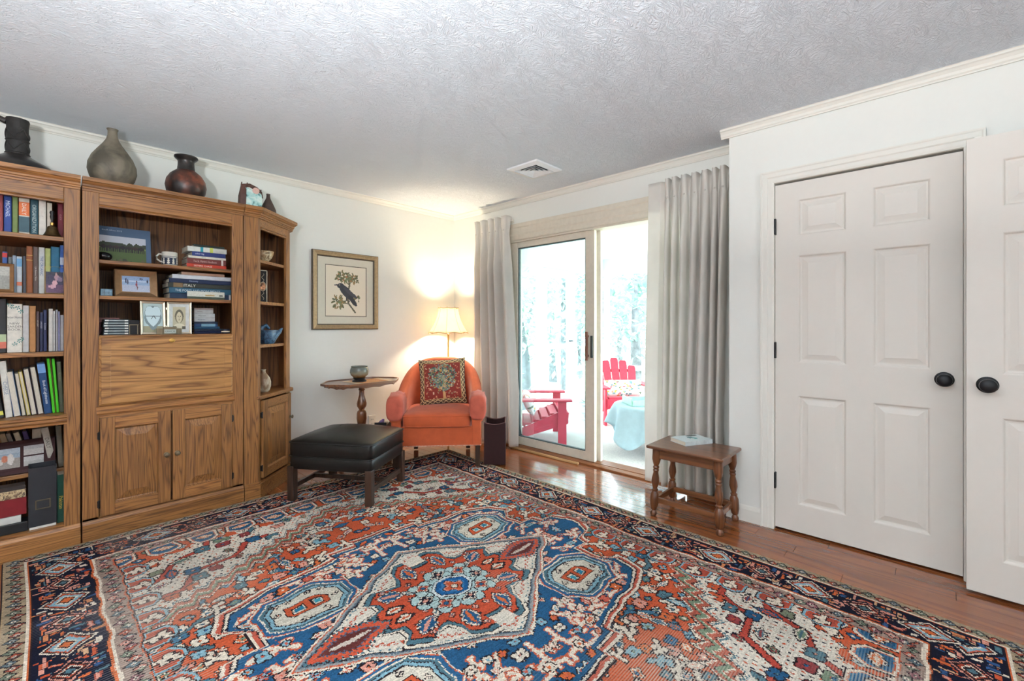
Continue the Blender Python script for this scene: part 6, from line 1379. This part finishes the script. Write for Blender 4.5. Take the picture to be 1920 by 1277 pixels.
# ------------------------------------------------------------------ screened porch beyond the sliding door
PX0, PX1, PY0, PY1, PZ, PC = XS + .14, 7.15, -.6, 4.41, -.08, 2.40
PWH = mat('porch_white', (236, 240, 242), .6, vary=.01)
struct(boxes('porch_floor', mat('porch_carpet', (196, 192, 186), .95, 0, .06, 60, .2, 200), None, (PX0, PX1 + .1, PY0, PY1 + .1, PZ - .08, PZ)), 'pale carpeted porch floor')
struct(boxes('porch_ceiling', PWH, None, (PX0, PX1 + .15, PY0 - .1, PY1 + .15, PC, PC + .08)), 'white porch ceiling')
struct(boxes('wall_house', mat('house_siding', (222, 226, 228), .7), None, (XS + .1405, XS + .16, PY0, SY0 - .02, PZ, PC), (XS + .1405, XS + .16, SY1 + .02, PY1, PZ, PC), (XS + .1405, XS + .16, SY0 - .02, SY1 + .02, SZ + .02, PC)), 'pale house siding facing the porch')
b = MB(); b.box(PX1, PX1 + .1, PY0, PY1, 2.107, PC); b.box(PX0 + .03, PX1 + .1, PY1, PY1 + .1, 2.107, PC)
struct(b.build('trim_8', mat('porch_fascia', (206, 222, 240), .6, vary=.01), None), 'pale blue fascia beam under the porch ceiling')
b = MB()
for y in (PY1 - .05, 3.35, 2.3, 1.25, .2): b.box(PX1 + .01, PX1 + .09, y - .04, y + .04, PZ, 2.107)
b.box(PX1 + .02, PX1 + .08, PY0, PY1, .42, .50); b.box(PX1 + .02, PX1 + .08, PY0, PY1, PZ, PZ + .09)
struct(b.build('porch_frame_back', PWH, None), 'white posts and rails of the far porch wall')
b = MB()
for x in (3.62, 4.55, 5.40, 6.25, 7.1): b.box(x - .04, x + .04, PY1 + .01, PY1 + .09, PZ, 2.107)
b.box(PX0 + .03, 4.5, PY1 + .02, PY1 + .08, .42, .50); b.box(6.3, PX1, PY1 + .02, PY1 + .08, .42, .50)
struct(b.build('porch_frame_side', PWH, None), 'white posts and rails of the side porch wall')
t = thing('door_4', 'white screen door in the side wall of the porch', 'door', (5.8, PY1, PZ)); t['kind'] = 'structure'
boxes('door_frame', PWH, t, (5.44, 5.55, PY1 + .02, PY1 + .06, PZ + .01, 2.09), (6.10, 6.21, PY1 + .02, PY1 + .06, PZ + .01, 2.09), (5.55, 6.10, PY1 + .02, PY1 + .06, 1.98, 2.09), (5.55, 6.10, PY1 + .02, PY1 + .06, PZ + .01, .12), (5.55, 6.10, PY1 + .02, PY1 + .06, .82, .90))
boxes('handle', BLACKM, t, (6.13, 6.20, PY1 - .02, PY1 + .02, .93, .95), label='dark door handle')
t = thing('ceiling_light', 'round flush ceiling light on the porch ceiling', 'light', (5.55, 2.55, PC))
b = MB(); b.lathe([(.001, PC), (.16, PC), (.165, PC - .02), (.15, PC - .035), (.145, PC - .03), (.001, PC - .028)], (5.55, 2.55), 36); b.build('rim', mat('nickel', (150, 156, 160), .35, .7), t, smooth=True)
b = MB(); b.lathe([(.145, PC - .030), (.12, PC - .055), (.06, PC - .072), (.001, PC - .076)], (5.55, 2.55), 36); b.build('glass_bowl', PWH, t, smooth=True)

REDP = mat('red_paint', (196, 52, 72), .45, 0, .05, 30)
def adirondack(label, loc, rz, pad):
    t = thing('adirondack_chair', label, 'chair', loc, rz, 'red porch chairs')
    # local: front towards -y, seat falls to the back
    for k in range(5):
        xk = -.20 + k * .10; top = .86 - .04 * (abs(k - 2)) ** 1.5; b = MB()
        b.M = Matrix.Translation((xk, .36, .17)) @ Matrix.Rotation(math.radians(-22), 4, 'X') @ Matrix.Rotation(math.radians(xk * 22), 4, 'Y')
        b.loft([[(-.047, -.010, 0), (.047, -.010, 0), (.047, .010, 0), (-.047, .010, 0)], [(-.055, -.010, top - .24), (.055, -.010, top - .24), (.055, .010, top - .24), (-.055, .010, top - .24)], [(-.053, -.010, top - .19), (.053, -.010, top - .19), (.053, .010, top - .19), (-.053, .010, top - .19)], [(-.038, -.010, top - .165), (.038, -.010, top - .165), (.038, .010, top - .165), (-.038, .010, top - .165)]])
        b.build('back_slat', REDP, t, world=False)
    for k in range(5):
        y = -.05 + k * .095; z = .345 - k * .035; boxes('seat_slat', REDP, t, (-.27, .27, y - .040, y + .040, z, z + .02), world=False)
    for zz in (.30, .52):
        b = MB(); b.M = Matrix.Translation((0, .375, .17)) @ Matrix.Rotation(math.radians(-22), 4, 'X'); b.box(-.24, .24, .010, .028, zz - .03, zz + .01); b.build('back_rail', REDP, t, world=False)
    boxes('front_apron', REDP, t, (-.27, .27, -.11, -.088, .22, .345), world=False)
    for s in (-1, 1):
        b = MB(); b.prism([(0, 0)] * 0 or [(-.115, .34), (-.10, .22), (.62, -.0), (.66, .06), (.0, .345)], 0, .025)
        M = Matrix(((0, 0, 1, s * .28 - .0125), (1, 0, 0, 0), (0, 1, 0, 0), (0, 0, 0, 1))); b.v = [tuple(M @ Vector(p)) for p in b.v]; b.build('side_rail', REDP, t, world=False)
        boxes('front_leg', REDP, t, (s * .305 - .0125, s * .305 + .0125, -.085, .005, 0, .47), world=False)
        boxes('arm', REDP, t, (s * .325 - .065, s * .325 + .065, -.14, .56, .47, .492), world=False, bevel=.008)
        boxes('rear_leg', REDP, t, (s * .305 - .0125, s * .305 + .0125, .44, .52, 0, .47), world=False)
    return t
pA_ = FD * 5.85 + RD * 1.50
adirondack('red slatted porch chair facing the room in the open doorway', (pA_.x, pA_.y, PZ), math.radians(-46.95 + 4), True)
pB_ = FD * 5.15 + RD * .50
adirondack('red slatted porch chair seen from the side through the glass', (pB_.x, pB_.y, PZ), math.radians(43.05), True)
FLOR = np.zeros((24, 40, 3)); FLOR[:] = (238, 238, 232); rg = random.Random(44); X, Y = uv(40, 24)
for k in range(60): FLOR[((X - rg.random()) / .03) ** 2 + ((Y - rg.random()) / .05) ** 2 < 1] = rg.choice(((226, 150, 110), (110, 140, 150), (90, 120, 90), (220, 190, 90), (200, 110, 120), (120, 170, 170)))
def lumbar(label, M, wd, ht):
    t = thing('lumbar_cushion', label, 'cushion', M.to_translation()); t.rotation_euler = M.to_euler(); PW[t.name] = M
    for nm, sg in (('front_cover', -1), ('back_cover', 1)):
        pf = lambda u, v: sg * .06 * (max(0, 1 - (2 * u - 1) ** 4) * max(0, 1 - (2 * v - 1) ** 4)) ** .6
        picture(nm, t, Matrix.Translation((-wd / 2, 0, 0)), wd, ht, FLOR, TAPEST, pf)
lumbar('white floral lumbar cushion on the far red porch chair', Matrix.Translation((pA_.x, pA_.y, PZ)) @ Matrix.Rotation(math.radians(-42.95), 4, 'Z') @ Matrix.Translation((.02, .20, .335)) @ Matrix.Rotation(math.radians(-22), 4, 'X'), .52, .22)
lumbar('white floral lumbar cushion on the near red porch chair', Matrix.Translation((pB_.x, pB_.y, PZ)) @ Matrix.Rotation(math.radians(43.05), 4, 'Z') @ Matrix.Translation((.0, .26, .30)) @ Matrix.Rotation(math.radians(-24), 4, 'X'), .46, .24)
# cloth-covered coffee table with a tray
tc_ = FD * 4.62 + RD * 1.46; zt2 = .40
t = thing('coffee_table', 'round porch table under the pale blue cloth', 'table', (tc_.x, tc_.y, PZ))
b = MB(); b.lathe([(.001, zt2 - .03), (.37, zt2 - .03), (.375, zt2 - .015), (.37, zt2 - .003), (.001, zt2 - .003)], (tc_.x, tc_.y), 40); b.build('tabletop', WALNUTX, t, smooth=True)
for k in range(4):
    a = k * PI / 2 + .4; b = MB(); b.tube([(tc_.x + .22 * math.cos(a), tc_.y + .22 * math.sin(a), zt2 - .03), (tc_.x + .27 * math.cos(a), tc_.y + .27 * math.sin(a), PZ)], .02, 10); b.build('leg', WALNUT, t, smooth=True)
def cl(u, v):
    a = 2 * PI * u; R = .385; 
    if v < .4: r = R * v / .4; return (tc_.x + r * math.cos(a), tc_.y + r * math.sin(a), zt2 + .001)
    k = (v - .4) / .6; drop = .30 + .10 * math.cos(4 * a + .6); r = R + .012 + (.055 + .040 * math.cos(9 * a) + .02 * math.cos(14 * a + 1)) * k ** .8
    return (tc_.x + r * math.cos(a), tc_.y + r * math.sin(a), zt2 - drop * k)
b = MB(); b.grid(cl, 120, 24); tag(b.build('tablecloth', clothmat('blue_cloth', (204, 228, 234), .3, .1), None, smooth=True, angle=180, solid=.002), 'pale blue tablecloth hanging over the porch table', 'tablecloth')
tr = tc_ + RD * -.10 + FD * -.02
t = thing('serving_tray', 'mint green serving tray on the pale blue tablecloth', 'tray', (tr.x, tr.y, zt2 + .004), math.radians(-40))
MINT = mat('mint_paint', (168, 220, 196), .4)
boxes('tray_base', MINT, t, (-.19, .19, -.13, .13, 0, .008), world=False); boxes('tray_side', MINT, t, (-.19, .19, -.136, -.124, 0, .055), world=False, bevel=.003); boxes('tray_side', MINT, t, (-.19, .19, .124, .136, 0, .055), world=False, bevel=.003); boxes('tray_end', MINT, t, (-.196, -.184, -.13, .13, 0, .075), world=False, bevel=.003); boxes('tray_end', MINT, t, (.184, .196, -.13, .13, 0, .075), world=False, bevel=.003)
pp = at(1104, 786, z=PZ)
t = thing('plant_pot', 'pale patterned plant pot by the porch wall', 'pot', (pp.x, pp.y, PZ))
b = MB(); b.lathe([(.001, PZ), (.10, PZ), (.13, PZ + .05), (.15, PZ + .20), (.16, PZ + .21), (.15, PZ + .22), (.13, PZ + .20), (.001, PZ + .18)], (pp.x, pp.y), 28); b.build('pot_body', potmat('pale_pot', (190, 196, 200), (226, 228, 228), .5, 20), t, smooth=True)
b = MB(); rg = random.Random(4)
for k in range(40):
    a, e = rg.uniform(0, 6.28), rg.uniform(.3, 1.3); d = Vector((math.cos(a) * math.cos(e), math.sin(a) * math.cos(e), math.sin(e))); p0 = Vector((pp.x, pp.y, PZ + .19)); s = d.cross(Vector((0, 0, 1))).normalized() * .015; L = rg.uniform(.12, .25)
    b.add([tuple(p0), tuple(p0 + d * L * .5 + s), tuple(p0 + d * L), tuple(p0 + d * L * .5 - s)], [(0, 1, 2, 3)])
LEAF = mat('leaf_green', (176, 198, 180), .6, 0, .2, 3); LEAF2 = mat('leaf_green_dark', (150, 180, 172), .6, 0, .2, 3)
b.build('leaves', LEAF, t, kind='stuff')
# ------------------------------------------------------------------ garden
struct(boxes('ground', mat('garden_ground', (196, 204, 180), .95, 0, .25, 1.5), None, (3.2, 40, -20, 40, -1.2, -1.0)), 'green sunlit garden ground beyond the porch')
BARK = mat('bark', (120, 122, 126), .9, 0, .2, 8)
rg = random.Random(9)
where = ('nearest behind the porch screen door', 'nearest behind the open doorway', 'seen past the post at the porch corner', 'behind the right curtain edge', 'far behind the screen door', 'far behind the red chair', 'farther left, deep in the garden', 'far right, deep in the garden', 'farthest of all in the garden')
for k, (dd, rr) in enumerate(((10, .3), (10, 2.75), (12.5, 1.5), (12.5, 3.95), (15, .4), (15, 2.8), (17.5, 1.6), (17.5, 4.2), (20, 3.0))):
    p = FD * dd + RD * rr; t = thing('garden_tree', 'leafy green garden tree ' + where[k], 'tree', (p.x, p.y, -1.0), 0, 'garden trees beyond the porch')
    hh = rg.uniform(3.2, 5.5); b = MB(); b.tube([(p.x, p.y, -1.0), (p.x + rg.uniform(-.1, .1), p.y, .4), (p.x + rg.uniform(-.3, .3), p.y + rg.uniform(-.3, .3), hh * .6)], [.16, .12, .05], 8); b.build('trunk', BARK, t, smooth=True)
    vs, fs = [], []
    for q in range(700):
        c = Vector((p.x, p.y, hh * .45)) + Vector((max(-.95, min(.95, rg.gauss(0, .55))), max(-.95, min(.95, rg.gauss(0, .55))), rg.gauss(0, .9))); a, e = rg.uniform(0, 6.28), rg.uniform(-1.2, 1.2); d = Vector((math.cos(a) * math.cos(e), math.sin(a) * math.cos(e), math.sin(e))); s = d.cross(Vector((.3, .2, 1))).normalized() * rg.uniform(.04, .08); d = d * rg.uniform(.07, .14); o_ = len(vs)
        vs += [tuple(c - d), tuple(c + s), tuple(c + d), tuple(c - s)]; fs.append((o_, o_ + 1, o_ + 2, o_ + 3))
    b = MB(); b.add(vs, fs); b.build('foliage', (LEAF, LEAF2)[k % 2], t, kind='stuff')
